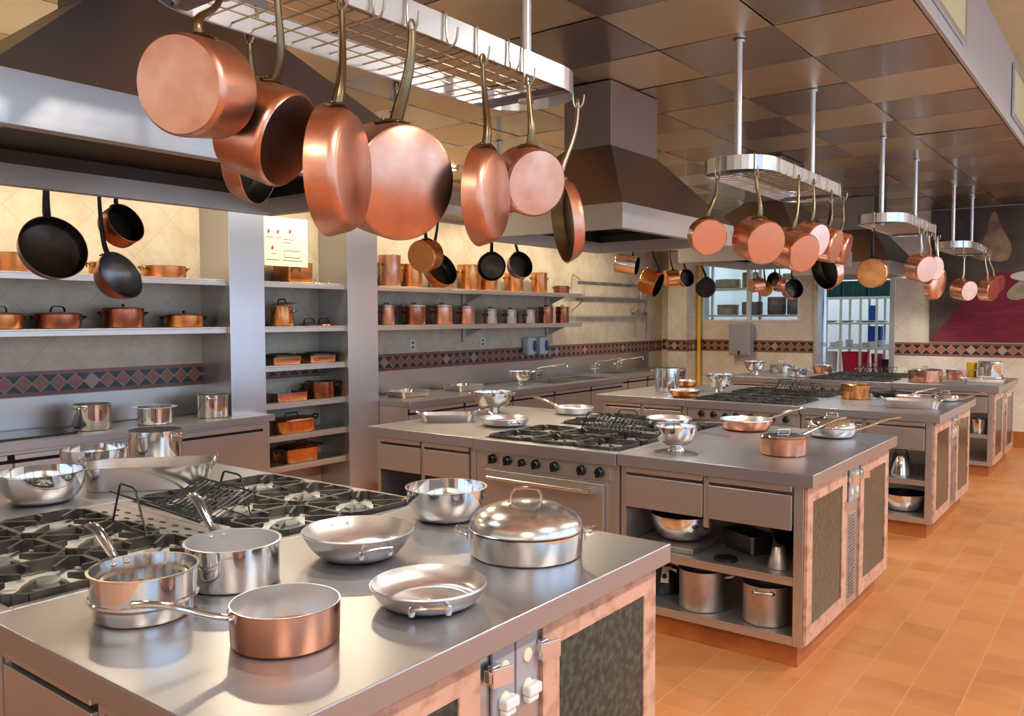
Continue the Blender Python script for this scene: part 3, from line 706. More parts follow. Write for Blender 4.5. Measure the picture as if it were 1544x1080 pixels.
# ------------------------------------------------------------------ hoods
HOOD_W = 46
def hood(i, y0):
    ya, yb = (y0+.185 if i else .865), y0+1.685; xa, xb = -3.30, -2.24
    dx0, dx1, dy0, dy1 = -2.83, -2.505, y0+.515, y0+1.085
    nm = ('nearest', 'second', 'third', 'farthest')[i]
    t = thing('range_hood', '%s steel canopy hood, hanging above the %s island range' % (nm, nm), 'hood', ((xa+xb)/2, (ya+yb)/2, 2.1), 'canopy hoods')
    z0, z1, z2 = 2.10, 2.235, 2.62
    def ring(e, z, top=False):
        return [(xa+e, ya+e, z), (xb-e, ya+e, z), (xb-e, yb-e, z), (xa+e, yb-e, z)]
    def band(m, A, B):
        for k in range(4):
            j = (k+1) % 4; m.quad(A[k], A[j], B[j], B[k])
    m = MB(); D = [(dx0, dy0, z2), (dx1, dy0, z2), (dx1, dy1, z2), (dx0, dy1, z2)]
    band(m, ring(0, z1), D); m.cur = 1; band(m, ring(.012, z1-.004), [(p[0], p[1], z2-.01) for p in D]); band(m, D, [(p[0], p[1], z2-.01) for p in D])
    m.build('canopy', ['steel_hood', 'hood_inside'], t, False)
    m = MB(); band(m, ring(0, z0), ring(0, z1)); band(m, ring(0, z0), ring(.05, z0)); band(m, ring(.05, z0), ring(.05, z0+.075)); m.cur = 1; band(m, ring(.05, z0+.075), ring(.012, z0+.075)); band(m, ring(.012, z0+.075), ring(.012, z1)); m.cur = 0; band(m, ring(0, z1), ring(.012, z1))
    m.build('rim', ['steel', 'hood_inside'], t, False)
    MB().box(dx0, dx1, dy0, dy1, z2+.001, 2.994).build('duct', 'steel_hood', t, False, bevel=.002)
    m = MB(); xm = (xa+xb)/2
    m.box(xa+.20, xb-.20, ya+.20, yb-.20, 2.375, 2.385)
    for k in range(18):
        yy = ya+.22+k*(yb-ya-.44)/18
        m.prism([(xm-.30, yy, 2.345), (xm+.30, yy, 2.345), (xm+.30, yy+.05, 2.37), (xm-.30, yy+.05, 2.37)], (0, 0, .004))
    m.build('filter_panel', 'hood_inside', t, False)
    for k, (lx, ly) in enumerate(((xb-.13, ya+.45 if i else 1.55), (xb-.13, yb-.28))):
        b = MB().lathe([(0, .03), (.06, .03), (.06, -.03), (.05, -.03), (.048, -.01), (0, -.01)], Matrix.Translation(V((lx, ly, 2.26))), 20).build('lamp_housing', 'steel', t)
        MB().lathe([(0, 0), (.045, 0), (.045, -.006), (0, -.008)], Matrix.Translation(V((lx, ly, 2.249))), 20).build('lamp_lens', 'lamp', b)
        L = bpy.data.lights.new('hood_lamp_light', 'SPOT'); L.energy = HOOD_W; L.color = (1, .94, .86); L.spot_size = radians(140); L.spot_blend = .6; L.shadow_soft_size = .045
        lo = bpy.data.objects.new('hood_lamp_light', L); COL.objects.link(lo); lo.location = (lx, ly, 2.225)
for i, y in enumerate(Y0): hood(i, y)

# ------------------------------------------------------------------ hanging racks
RW = .18
def rack(name_label, xc, y0, y1):
    t = thing('hanging_pot_rack', name_label, 'pot rack', (xc, (y0+y1)/2, 2.34), 'hanging pot racks')
    def outline(r, n=16):
        c0, c1 = y0+RW, y1-RW
        pts = [(xc+r*cos(a), c1+r*sin(a)) for a in [pi*k/n for k in range(n+1)]]
        pts += [(xc+r*cos(a), c0+r*sin(a)) for a in [pi+pi*k/n for k in range(n+1)]]
        return pts
    m = MB(); A, B = outline(RW), outline(RW-.005); n = len(A)
    for k in range(n):
        j = (k+1) % n
        for P, Q, z, zz in ((A, A, 2.34, 2.41), (B, B, 2.34, 2.41)): m.quad((*P[k], z), (*P[j], z), (*P[j], zz), (*P[k], zz))
        for z in (2.34, 2.41): m.quad((*A[k], z), (*A[j], z), (*B[j], z), (*B[k], z))
    m.build('band', 'steel_v', t, True, 30)
    m = MB()
    ca, cb = y0+RW*.75, y1-RW*.75
    for y in (ca, cb): MB().box(xc-RW+.02, xc+RW-.02, y-.02, y+.02, 2.342, 2.36).build('cross_bar', 'steel_dark', t, False)
    m = MB()
    k = 0; y = ca+.03
    while y < cb: m.tube([(xc-RW+.006, y, 2.356), (xc+RW-.006, y, 2.356)], .0028, 6); y += .062
    for x in (-.12, -.06, 0, .06, .12): m.tube([(xc+x, ca, 2.362), (xc+x, cb, 2.362)], .0028, 6)
    m.build('wire_grid', 'wire', t)
    for y in (ca, cb):
        m = MB(); m.cyl((xc, y, 2.36), (xc, y, 2.985), .0185, 18); m.lathe([(0, 0), (.03, 0), (.03, .012), (0, .012)], Matrix.Translation(V((xc, y, 2.985))), 18); m.lathe([(0, 0), (.026, 0), (.026, .01), (0, .01)], Matrix.Translation(V((xc, y, 2.331))), 18)
        m.build('rod', 'steel_v', t)
    return t
RXC, LXC = -1.66, -4.08
RN = ('nearest', 'second', 'third', 'farthest')
for i, y in enumerate(Y0):
    rack('%s wire pot rack on two steel rods, hung right of the hood' % RN[i], RXC, y+.19, y+1.61)
LY = [(Y0[0]+.19, Y0[0]+1.61), (Y0[1]+.19, Y0[1]+1.61), (6.85, 8.66), (9.95, 11.55)]
for i in range(4): rack('wire pot rack mostly hidden behind the %s canopy hood' % RN[i], LXC, *LY[i])

# ------------------------------------------------------------------ hanging pans
def hook_at(rx, y0, hx, hy, hz, label, group):
    """S-shaped hook from the rack band down to the ring point (hx, hy, hz)"""
    c0, c1 = y0+.19+RW, y0+1.61-RW
    if rx == LXC: k = Y0.index(y0); c0, c1 = LY[k][0]+RW, LY[k][1]-RW
    cy = min(max(hy, c0), c1)
    d = V((hx-rx, hy-cy, 0)); d = d.normalized() if d.length > 1e-4 else V((1, 0, 0))
    bp = V((rx, cy, 0))+d*RW
    t = thing('hanging_hook', label, 'hook', (bp.x, bp.y, 2.41), group)
    W = lambda o, z: bp+d*o+V((0, 0, z))
    pts = [W(-.012, 2.385), W(-.012, 2.41), W(-.006, 2.4165), W(.001, 2.4165), W(.006, 2.41), W(.006, 2.38)]
    zb = hz-.013
    pts += [W(.008, zb+.03), W(.010, zb+.012), W(.016, zb+.003), W(.024, zb), W(.034, zb+.004), W(.042, zb+.016), W(.046, zb+.035), W(.047, zb+.045)]
    MB().tube(pts, .0032, 8).build('hook_wire', 'wire', t)
    return W(.024, 0), d
CU, CN, CD, CG = ('copper', 'tin'), ('copper_new', 'tin'), ('copper_dark', 'tin'), ('copper_gold', 'tin')
def hang(name, label, group, rx, y0, hook, c, r, depth, a, kind='sauce', mats=CU, hmat='brass', tilt=8, hookit=True, viewaz=None, hlab=''):
    hx, hy, hz = hook
    p, d = hook_at(rx, y0, hx, hy, hz, 'wire hook holding '+label.split(',')[0], 'wire hooks on the racks')
    hp = V((p.x, p.y, hz))
    va = atan2(c[1], c[0]); az = va+pi+radians(a)
    tl = radians(tilt)
    n = V((cos(az)*cos(tl), sin(az)*cos(tl), -sin(tl)))           # the way the bottom faces
    upv = V((0, 0, 1)); upv = (upv-n*upv.dot(n)).normalized()
    side = n.cross(upv)
    cc = V((p.x+(c[0]-hx), p.y+(c[1]-hy), c[2]))
    # local: x=up, y=side, z=-n
    R = Matrix((upv, (-n).cross(upv), -n)).transposed().to_4x4(); R.translation = cc
    t = thing(name, label, 'pan', tuple(hp), group)
    h = depth
    if kind == 'sauce': prof = [(0, -h/2), (r*.93, -h/2), (r*.985, -h/2+.006), (r, -h/2+.016), (r, h/2), (r-.003, h/2+.001), (r-.004, h/2), (r-.004, -h/2+.012), (0, -h/2+.006)]; ro = r
    elif kind == 'saute': prof = [(0, -h/2), (r*.80, -h/2), (r*.86, -h/2+.004), (r*.92, -h/2+.018), (r, h/2), (r-.003, h/2+.001), (r-.005, h/2), (r*.90, -h/2+.018), (r*.82, -h/2+.008), (0, -h/2+.006)]; ro = r*.97
    elif kind == 'bowl': prof = [(0, -h/2), (r*.4, -h/2+.004), (r*.72, -h/2+.03), (r*.92, -h/2+.075), (r, h/2), (r-.004, h/2), (r*.9, -h/2+.078), (r*.70, -h/2+.036), (r*.38, -h/2+.01), (0, -h/2+.006)]; ro = r
    k = len(prof)-1
    inner = 5 if kind != 'bowl' else 4
    m = MB(); m.lathe(prof, R, 48, [0 if q < inner else 1 for q in range(k)])
    m.build('pan_body', mats, t, True, 40)
    # handle
    za = h*.22                                                       # along -n from the middle, towards the rim
    A = cc+upv*ro+(-n)*za
    B = hp+V((0, 0, -.012))
    fl = [cc+(upv*cos(q)+side*sin(q))*(ro+.003)+(-n)*(za-.004*abs(q)) for q in [radians(x) for x in (-24, -16, -8, 0, 8, 16, 24)]]
    k_ = min(1.6, max(.6, r/.12))
    m = MB(); m.tube(fl, [(.006*k_, .003), (.015*k_, .004), (.018*k_, .005), (.020*k_, .008), (.018*k_, .005), (.015*k_, .004), (.006*k_, .003)], 8, up=upv)
    for q in (-15, 0, 15):
        u = upv*cos(radians(q))+side*sin(radians(q)); m.ball(cc+u*(ro+.006)+(-n)*za, .0042*k_, 8)
    m.build('handle_mount', hmat, t)
    L = (B-A).length
    path = bez(A+upv*.004, A+upv*min(.06, L*.4)+n*.012, B+V((0, 0, -L*.45)), B, 16)
    rad = [((.0155-.0065*i/16)*k_, (.0105-.0045*i/16)*k_) for i in range(17)]
    m = MB(); m.tube(path, rad, 10, up=n)
    ring = [hp+V((-d.y*.0105*cos(q), d.x*.0105*cos(q), .0165*sin(q)-.002)) for q in [2*pi*i/16 for i in range(16)]]
    m.tube(ring, .0038, 8, closed=True, up=d)
    m.build('handle', hmat, t)
    return t
G1, G2, G3, G4 = ['copper pans on the %s rack' % s for s in RN]
y1_, y2_, y3_, y4_ = Y0
hang('hanging_saucepan', 'aged copper saucepan hung highest at left, base facing the camera', G1, RXC, y1_, (-1.47, .98, 2.30), (-1.43, .895, 2.065), .095, .115, -36, 'sauce', CU, tilt=10)
hang('hanging_saucepan', 'deep copper saucepan hung second from left, base turned right', G1, RXC, y1_, (-1.47, 1.12, 2.32), (-1.53, 1.135, 2.02), .105, .115, 58, 'sauce', CU, tilt=22)
hang('hanging_saute_pan', 'shallow copper pan half hidden behind the two leftmost saucepans', G1, RXC, y1_, (-1.84, 1.34, 2.34), (-1.88, 1.36, 2.045), .12, .06, -115, 'saute', CU, tilt=-8)
hang('hanging_saute_pan', 'tall flared copper saute pan hung third from left', G1, RXC, y1_, (-1.47, 1.29, 2.32), (-1.42, 1.24, 1.94), .142, .062, 70, 'saute', CU, tilt=2)
hang('hanging_saucepan', 'largest copper saucepan in the middle of the nearest rack', G1, RXC, y1_, (-1.47, 1.515, 2.335), (-1.535, 1.515, 1.965), .143, .12, 31, 'sauce', CU, tilt=14)
hang('hanging_saucepan', 'copper saucepan mostly hidden behind the largest saucepan', G1, RXC, y1_, (-1.84, 1.87, 2.335), (-1.84, 1.85, 2.00), .118, .10, 31, 'sauce', CU, tilt=8)
hang('hanging_saute_pan', 'narrow seen copper saute pan right of the largest saucepan', G1, RXC, y1_, (-1.47, 1.79, 2.32), (-1.425, 1.755, 1.945), .134, .052, 70, 'saute', CU, tilt=2)
hang('hanging_saucepan', 'small copper saucepan hung second from right on the nearest rack', G1, RXC, y1_, (-1.47, 2.00, 2.31), (-1.47, 2.00, 2.02), .098, .10, 30, 'sauce', CU, tilt=15)
hang('hanging_frying_pan', 'copper frying pan at the rounded rack end, seen edge on', G1, RXC, y1_, (-1.545, 2.36, 2.33), (-1.56, 2.33, 1.945), .142, .045, 104, 'saute', ('copper', 'brass'), tilt=-8, hmat='wire')
hang('hanging_saucepan', 'copper saucepan at the front left end of the second rack', G2, RXC, y2_, (-1.70, 3.90, 2.31), (-1.72, 3.83, 2.015), .089, .075, 16, 'sauce', CN, tilt=14)
hang('hanging_saucepan', 'large copper saucepan second from left on the second rack', G2, RXC, y2_, (-1.52, 3.95, 2.315), (-1.50, 3.94, 1.99), .106, .135, 34, 'sauce', CN, tilt=17)
hang('hanging_saucepan', 'long copper saucepan in front, third on the second rack', G2, RXC, y2_, (-1.47, 4.37, 2.34), (-1.47, 4.30, 1.965), .100, .17, 44, 'sauce', CN, tilt=18)
hang('hanging_saucepan', 'small copper saucepan behind the third one on the second rack', G2, RXC, y2_, (-1.47, 4.61, 2.35), (-1.47, 4.58, 2.04), .092, .10, 52, 'sauce', CN, tilt=14)
hang('hanging_saucepan', 'copper saucepan seen side on, fifth on the second rack', G2, RXC, y2_, (-1.47, 4.93, 2.33), (-1.47, 4.88, 2.03), .098, .10, 72, 'sauce', CN, tilt=14)
hang('hanging_saucepan', 'copper saucepan with bright bands, right end of the second rack', G2, RXC, y2_, (-1.475, 5.16, 2.32), (-1.475, 5.10, 2.025), .092, .10, 80, 'sauce', CN, tilt=14)
hang('hanging_saute_pan', 'copper pan showing its dark lining below the second rack', G2, RXC, y2_, (-1.58, 5.36, 2.34), (-1.60, 5.40, 1.92), .122, .07, 128, 'saute', CN, 'iron', tilt=-16)
hang('hanging_frying_pan', 'golden copper frying pan alone at the front of the third rack', G3, RXC, y3_, (-1.68, 6.74, 2.28), (-1.68, 6.74, 1.955), .113, .05, -14, 'sauce', CG, 'iron', tilt=2)
hang('hanging_saucepan', 'copper saucepan leftmost of the cluster on the third rack', G3, RXC, y3_, (-1.50, 7.30, 2.28), (-1.50, 7.31, 2.01), .108, .13, 46, 'sauce', CN, 'wire', tilt=12)
hang('hanging_saucepan', 'copper saucepan behind the leftmost of the third rack cluster', G3, RXC, y3_, (-1.50, 7.60, 2.28), (-1.50, 7.70, 2.03), .100, .10, 52, 'sauce', CN, 'wire', tilt=6)
hang('hanging_saute_pan', 'lowest pale copper pan of the third rack cluster', G3, RXC, y3_, (-1.50, 7.95, 2.29), (-1.50, 7.90, 1.89), .132, .06, 62, 'saute', CN, 'wire', tilt=10)
hang('hanging_saute_pan', 'copper pan at the right of the third rack cluster', G3, RXC, y3_, (-1.52, 8.12, 2.30), (-1.50, 8.20, 1.935), .12, .08, 80, 'saute', CN, 'wire', tilt=4)
hang('hanging_saucepan', 'copper saucepan leftmost on the farthest rack', G4, RXC, y4_, (-1.545, 9.77, 2.24), (-1.545, 9.77, 1.90), .105, .16, 44, 'sauce', CN, 'wire', tilt=10)
hang('hanging_saucepan', 'copper saucepan in the middle of the farthest rack', G4, RXC, y4_, (-1.50, 10.6, 2.29), (-1.47, 10.65, 1.92), .120, .12, 60, 'sauce', CN, 'wire', tilt=6)
hang('hanging_saucepan', 'copper saucepan rightmost on the farthest rack', G4, RXC, y4_, (-1.50, 11.06, 2.33), (-1.45, 11.15, 2.01), .105, .13, 58, 'sauce', CN, 'wire', tilt=6)
for rx_, yy, ys_, nm_ in ((RXC, y3_, (7.05, 7.18, 7.42, 7.52), 'third'), (RXC, y4_, (10.2, 10.35, 10.48, 10.75), 'farthest'), (RXC, y2_, (4.15, 4.78), 'second'), (RXC, y1_, (1.40, 1.66, 1.93), 'nearest')):
    for k, q in enumerate(ys_): hook_at(rx_, yy, -1.47, q, 2.335, 'empty wire hook on the right side of the %s rack, %s along' % (nm_, ('first', 'second', 'third', 'fourth')[k]), 'empty wire hooks on the racks')
LG = ['copper pans hung behind the %s hood' % s for s in RN]
BK = ('iron', 'tin')
hx = LXC+RW+.02
hang('hanging_saute_pan', 'wide black lined copper pan hung under the far left hood edge', LG[0], LXC, y1_, (hx, 1.72, 2.30), (hx, 1.73, 1.925), .145, .07, -158, 'saute', CD, 'iron', tilt=16)
hang('hanging_saute_pan', 'round copper bowl pan with grey lining, lowest at far left', LG[0], LXC, y1_, (hx, 1.95, 2.30), (hx+.05, 1.98, 1.80), .118, .11, -135, 'bowl', ('copper_dark', 'tin_grey'), 'iron', tilt=24)
hang('hanging_saucepan', 'small copper saucepan with black lining, hung highest at far left', LG[0], LXC, y1_, (hx, 2.07, 2.30), (hx-.04, 2.07, 2.06), .098, .085, -140, 'sauce', CD, 'iron', tilt=22)
hang('hanging_saucepan', 'golden copper saucepan under the largest hanging saucepan', LG[1], LXC, y2_, (hx, 4.15, 2.32), (hx+.05, 4.09, 2.035), .105, .12, -30, 'sauce', CG, 'iron', tilt=8)
hang('hanging_saute_pan', 'copper pan with black lining behind the golden saucepan', LG[1], LXC, y2_, (hx, 4.27, 2.32), (hx-.06, 4.34, 1.945), .128, .08, -140, 'saute', CG, 'iron', tilt=26)
hang('hanging_frying_pan', 'plain black frying pan before the tall copper stockpots', LG[1], LXC, y2_, (hx, 4.86, 2.30), (hx, 4.86, 2.00), .106, .05, 172, 'saute', BK, 'iron', tilt=-4)
hang('hanging_frying_pan', 'black pan with copper edge right of the plain black one', LG[1], LXC, y2_, (hx, 5.13, 2.30), (hx, 5.19, 2.02), .105, .07, -146, 'saute', ('copper_dark', 'tin'), 'iron', tilt=14)
hang('hanging_saucepan', 'bright steel pot hung on its side left behind the second hood', LG[2], LXC, y3_, (hx, 6.93, 2.38), (hx, 6.90, 2.12), .088, .20, -104, 'sauce', ('polish', 'iron'), 'iron', tilt=-10)
hang('hanging_saucepan', 'large copper saucepan with dark open mouth behind the second hood', LG[2], LXC, y3_, (hx, 7.37, 2.32), (hx, 7.34, 1.965), .122, .17, -108, 'sauce', CG, 'iron', tilt=-22)
hang('hanging_saucepan', 'small copper saucepan in the middle behind the second hood', LG[2], LXC, y3_, (hx, 7.75, 2.32), (hx, 7.78, 2.02), .082, .13, -70, 'sauce', CG, 'iron', tilt=6)
hang('hanging_saute_pan', 'small copper edged black pan behind the second hood', LG[2], LXC, y3_, (hx, 8.02, 2.32), (hx, 8.10, 2.03), .095, .07, -140, 'saute', CG, 'iron', tilt=6)
hang('hanging_frying_pan', 'black pan with its base turned to the camera by the gas pipe', LG[2], LXC, y3_, (hx, 8.48, 2.28), (hx+.03, 8.55, 1.945), .108, .08, -8, 'sauce', ('iron', 'tin'), 'iron', tilt=8)
for k, (hy, cy, z, r, dp, a, l) in enumerate(((10.05, 10.15, 2.02, .085, .15, -60, 'leftmost'), (10.35, 10.40, 1.98, .095, .06, -10, 'second from left'), (10.7, 10.75, 2.10, .10, .08, 140, 'third from left'), (10.9, 10.93, 2.05, .095, .11, 100, 'fourth from left'), (11.40, 11.42, 2.0, .135, .12, -150, 'rightmost, dark inside'))):
    hang('hanging_saucepan', 'small far copper pan in front of the pass window, %s' % l, LG[3], LXC, y4_, (hx, hy, 2.33), (hx, cy, z), r, dp, a, 'sauce', CN if k != 1 else CG, 'iron', tilt=8)

# ------------------------------------------------------------------ cookware on tops and shelves
def rim_prof(rb, rr, h, t=.003, e=.008, lip=0):
    """open vessel: bottom, wall, rolled rim, inside; returns profile and number of outside spans"""
    p = [(0, 0), (rb-e, 0), (rb-e*.3, e*.3), (rb, e), (rr-lip*.6, h-lip*.6), (rr+lip, h-.002), (rr+lip, h), (rr-t, h), (rb-t, e+.004), (rb-e-t, .005), (0, .005)]
    return p, 6
def bowl_prof(rb, rr, h, t=.003, lip=.005):
    o = [(0, 0), (rb*.9, 0)]
    for k in range(1, 9):
        a = k/8*pi/2; o.append((rb+(rr-rb)*sin(a)**.9, h*(1-cos(a))**.95))
    o += [(rr+lip, h), (rr+lip, h+.003), (rr-t, h+.003)]
    n = len(o)-1
    for k in range(8, 0, -1):
        a = k/8*pi/2; o.append((rb+(rr-rb)*sin(a)**.9-t, max(.005, h*(1-cos(a))**.95+.002)))
    o.append((0, .004)); return o, n
def flare_prof(rb, rr, h, t=.003):
    o = [(0, 0), (rb*.92, 0)]
    for k in range(0, 9):
        q = k/8; o.append((rb+(rr-rb)*(q**.8), h*(q**1.6)+.002))
    n = len(o); o.append((rr-t, h+.002))
    for k in range(8, -1, -1):
        q = k/8; o.append((rb+(rr-rb)*(q**.8)-t-.001, h*(q**1.6)+.006))
    o.append((0, .006)); return o, n
def vessel(name, label, cat, x, y, z, prof, mats, group=None, seg=56):
    p, n = prof
    t = thing(name, label, cat, (x, y, z+.001), group)
    m = MB(); m.lathe(p, Matrix.Translation(V((x, y, z+.001))), seg, [0 if k < n else 1 for k in range(len(p)-1)])
    m.build('vessel_body', mats, t, True, 32)
    return t
def long_handle(t, x, y, z, r, az, L, rise, hm='polish', w=.0155, drop=.012):
    d = V((cos(radians(az)), sin(radians(az)), 0)); s = V((-d.y, d.x, 0))
    p0 = V((x, y, z-drop))+d*(r+.001)
    P = bez(p0, p0+d*L*.25+V((0, 0, rise*.05)), p0+d*L*.6+V((0, 0, rise*.95)), p0+d*L+V((0, 0, rise)), 14)
    m = MB(); m.tube(P, [(w*(.8 if i < 3 else .6+.5*i/14), .0075) for i in range(15)], 12)
    a = p0
    m.tube([a+s*.026-d*.004, a+s*.013+d*.001, a, a-s*.013+d*.001, a-s*.026-d*.004], [(.010, .002), (.013, .0035), (.014, .004), (.013, .0035), (.010, .002)], 10, up=d)
    for q in (-.017, .017): m.ball(a+s*q+d*.004, .0045, 8)
    m.build('handle', hm, t)
    m = MB()
    for q in (-.017, .017): m.ball(a+s*q-d*.0065, .006, 8)
    m.build('rivet', hm, t)
def loop(t, x, y, z, r, az, w=.07, out=.035, hm='polish', rise=.006, rad=.0045, plate=True, name='side_handle'):
    d = V((cos(radians(az)), sin(radians(az)), 0)); s = V((-d.y, d.x, 0)); c = V((x, y, z))+d*(r+.002)
    q = [(-.5, 0), (-.5, .5), (-.42, .85), (-.25, 1), (0, 1.03), (.25, 1), (.42, .85), (.5, .5), (.5, 0)]
    m = MB(); m.tube([c+s*(w*a)+d*(out*b)+V((0, 0, rise*b)) for a, b in q], rad, 8)
    if plate:
        for k in (-.5, .5): m.tube([c+s*(w*k)+d*.001+V((0, 0, -.014)), c+s*(w*k)+d*.002, c+s*(w*k)+d*.001+V((0, 0, .010))], [(.006, .002), (.009, .003), (.006, .002)], 8, up=d)
    m.build(name, hm, t)
def lid(t, x, y, z, r, dome, lm, hm=None, kind='strap', az=0):
    m = MB(); pr = [(r, 0), (r+.003, .002), (r, .005)]+[(r*cos(a), .005+dome*sin(a)) for a in [pi/2*k/7 for k in range(1, 7)]]+[(0, .005+dome)]
    pr = pr+[(0, .002+dome)]+[(r*cos(a)*.99, .002+dome*sin(a)) for a in [pi/2*k/7 for k in range(6, 0, -1)]]+[(r-.004, 0), (r, 0)]
    m.lathe(pr, Matrix.Translation(V((x, y, z+.001))), 48); l = m.build('lid', lm, t, True, 30)
    d = V((cos(radians(az)), sin(radians(az)), 0)); c = V((x, y, z+.005+dome))
    m = MB()
    if kind == 'strap':
        k = .045; m.tube([c-d*k+V((0, 0, -.004)), c-d*k*.98+V((0, 0, .02)), c-d*k*.7+V((0, 0, .036)), c+V((0, 0, .038)), c+d*k*.7+V((0, 0, .036)), c+d*k*.98+V((0, 0, .02)), c+d*k+V((0, 0, -.004))], [(.015, .004)]*7, 10, up=(0, 0, 1))
    elif kind == 'bar':
        k = .03; m.tube([c-d*k+V((0, 0, -.004)), c-d*k+V((0, 0, .018)), c+d*k+V((0, 0, .018)), c+d*k+V((0, 0, -.004))], .004, 8)
    else: m.lathe([(0, -.003), (.012, 0), (.006, .006), (.012, .014), (.010, .02), (0, .021)], Matrix.Translation(c), 14)
    m.build('lid_handle', hm or lm, l)
    return l
ST, BR = ('polish', 'polish'), ('satin', 'satin')
G = 'cookware on the nearest island'
# --- nearest island
vessel('mixing_bowl', 'polished steel mixing bowl at the left edge of the nearest island', 'bowl', -3.36, 1.44, CZ, bowl_prof(.085, .152, .115), ST, G)
vessel('mixing_bowl', 'polished steel mixing bowl behind the left one, beside the tall pot', 'bowl', -3.80, 1.86, CZ, bowl_prof(.09, .140, .112), ST, G)
t = vessel('stockpot', 'tall polished steel pot at the back corner of the nearest island', 'pot', -3.88, 2.20, CZ, rim_prof(.124, .124, .155), ST, G); loop(t, -3.88, 2.20, CZ+.13, .124, 200); loop(t, -3.88, 2.20, CZ+.13, .124, 20)
def rrect(cx, cy, hx, hy, r, z, az=0, n=6):
    out = []; ca, sa = cos(radians(az)), sin(radians(az))
    for sx, sy, a0 in ((1, 1, 0), (-1, 1, 90), (-1, -1, 180), (1, -1, 270)):
        for k in range(n+1):
            a = radians(a0+90*k/n); px = sx*(hx-r)+r*cos(a); py = sy*(hy-r)+r*sin(a)
            out.append((cx+px*ca-py*sa, cy+px*sa+py*ca, z))
    return out
def roaster(name, label, cat, x, y, z, hx, hy, h, r, az, mats, group=None, flare=.01, t=.003, name2='vessel_body'):
    tt = thing(name, label, cat, (x, y, z+.001), group); z += .001
    m = MB(); o = [rrect(x, y, hx-flare-.006, hy-flare-.006, max(.008, r-flare), z, az), rrect(x, y, hx-flare, hy-flare, r, z+.008, az), rrect(x, y, hx, hy, r, z+h-.003, az), rrect(x, y, hx+.004, hy+.004, r, z+h-.002, az), rrect(x, y, hx+.004, hy+.004, r, z+h, az), rrect(x, y, hx-t, hy-t, r, z+h, az), rrect(x, y, hx-flare-t, hy-flare-t, r, z+.010, az), rrect(x, y, hx-flare-.01, hy-flare-.01, max(.006, r-flare), z+.006, az)]
    m.shellring(o, [0, 0, 0, 0, 0, 1, 1, 1]); m.build(name2, mats, tt, True, 40)
    return tt
def end_handles(t, x, y, z, hx, az, hm, w=.09, out=.035, rise=.03, rad=.005):
    for k in (0, 180): loop(t, x, y, z, hx, az+k, w, out, hm, rise, rad)
t = roaster('roasting_pan', 'long polished steel roasting pan with upright end handles, nearest island', 'pan', -3.31, 1.85, CZ, .25, .125, .10, .09, 50, ('brushed_wall', 'alu'), G, .012)
for k in (50, 230): loop(t, -3.31, 1.85, CZ+.082, .247, k, .09, .018, 'polish', .045, .005)
def vrack(x, y, z, az, label, L=.36, wid=.22, s=1, grp='black wire roasting racks'):
    t = thing('roasting_rack', label, 'rack', (x, y, z), grp)
    ca, sa = cos(radians(az)), sin(radians(az))
    def W(a, b, c): return V((x+a*ca-b*sa, y+a*sa+b*ca, z+c))
    m = MB(); n = 13
    for k in range(n):
        a = -L/2+L*k/(n-1)
        m.tube([W(a, -wid/2, .095), W(a, -.035, .034), W(a, .035, .034), W(a, wid/2, .095)], .0026, 6)
    for b, c in ((-wid/2, .0977), (wid/2, .0977), (-.035, .030), (.035, .030)): m.tube([W(-L/2-.004, b, c), W(L/2+.004, b, c)], .0034, 6)
    m.build('wire_cradle', 'black', t)
    for sg in (-1, 1):
        a = sg*.02
        MB().tube([W(a-.13, sg*(wid/2+.010), .0045), W(a-.06, sg*(wid/2+.012), .135), W(a-.045, sg*(wid/2+.012), .14), W(a+.045, sg*(wid/2+.012), .14), W(a+.06, sg*(wid/2+.012), .135), W(a+.13, sg*(wid/2+.010), .0045), W(a-.13, sg*(wid/2+.010), .0045)], .0038, 8).build('stand_handle', 'black', t)
    return t
GZ = CZ+.0175
vrack(-2.59, 1.56, GZ, -6, 'black wire roasting rack on the grates of the nearest range', .38, .32)
t = vessel('saucepan', 'deep steel saucepan with long handle beside the near grates', 'pan', -1.92, 1.30, CZ, rim_prof(.119, .122, .112, lip=.004), ('polish', 'satin'), G); long_handle(t, -1.92, 1.30, CZ+.112, .122, 166, .20, .08)
# steamer insert standing in a low pan
t = vessel('steamer_pan', 'steel steamer with stepped waist, leftmost front on the nearest island', 'pan', -1.88, 1.03, CZ, ([(0, 0), (.104, 0), (.109, .004), (.111, .01), (.112, .034), (.123, .044), (.123, .050), (.118, .052), (.121, .108), (.125, .110), (.125, .113), (.118, .113), (.114, .05), (.107, .042), (.105, .008), (0, .006)], 11), ('polish', 'polish'), G); long_handle(t, -1.88, 1.03, CZ+.112, .121, 178, .15, .07)
t = vessel('saucepan', 'copper saucepan with long steel handle at the front of the nearest island', 'pan', -1.48, 1.13, CZ, rim_prof(.116, .118, .086), ('copper_new', 'satin'), G); long_handle(t, -1.48, 1.13, CZ+.086, .118, -109, .19, .062)
t = vessel('stir_fry_pan', 'wide flared steel stir fry pan with loop handle in front', 'pan', -1.83, 1.66, CZ, flare_prof(.085, .164, .078), BR, G); loop(t, -1.83, 1.66, CZ+.045, .138, -22, .085, .03, 'polish', .02, .006)
m = MB()
for q in (150, 168): m.ball((-1.83+.150*cos(radians(q)), 1.66+.150*sin(radians(q)), CZ+.066), .006, 8)
m.build('rivet', 'polish', t)
t = vessel('frying_pan', 'shallow steel frying pan at the front right of the nearest island', 'pan', -1.39, 1.49, CZ, flare_prof(.098, .145, .048), BR, G); loop(t, -1.39, 1.49, CZ+.026, .125, -46, .085, .022, 'polish', .012, .006)
vessel('mixing_bowl', 'polished steel mixing bowl by the grates, far side of the nearest island', 'bowl', -1.93, 2.16, CZ, bowl_prof(.078, .138, .112), ST, G)
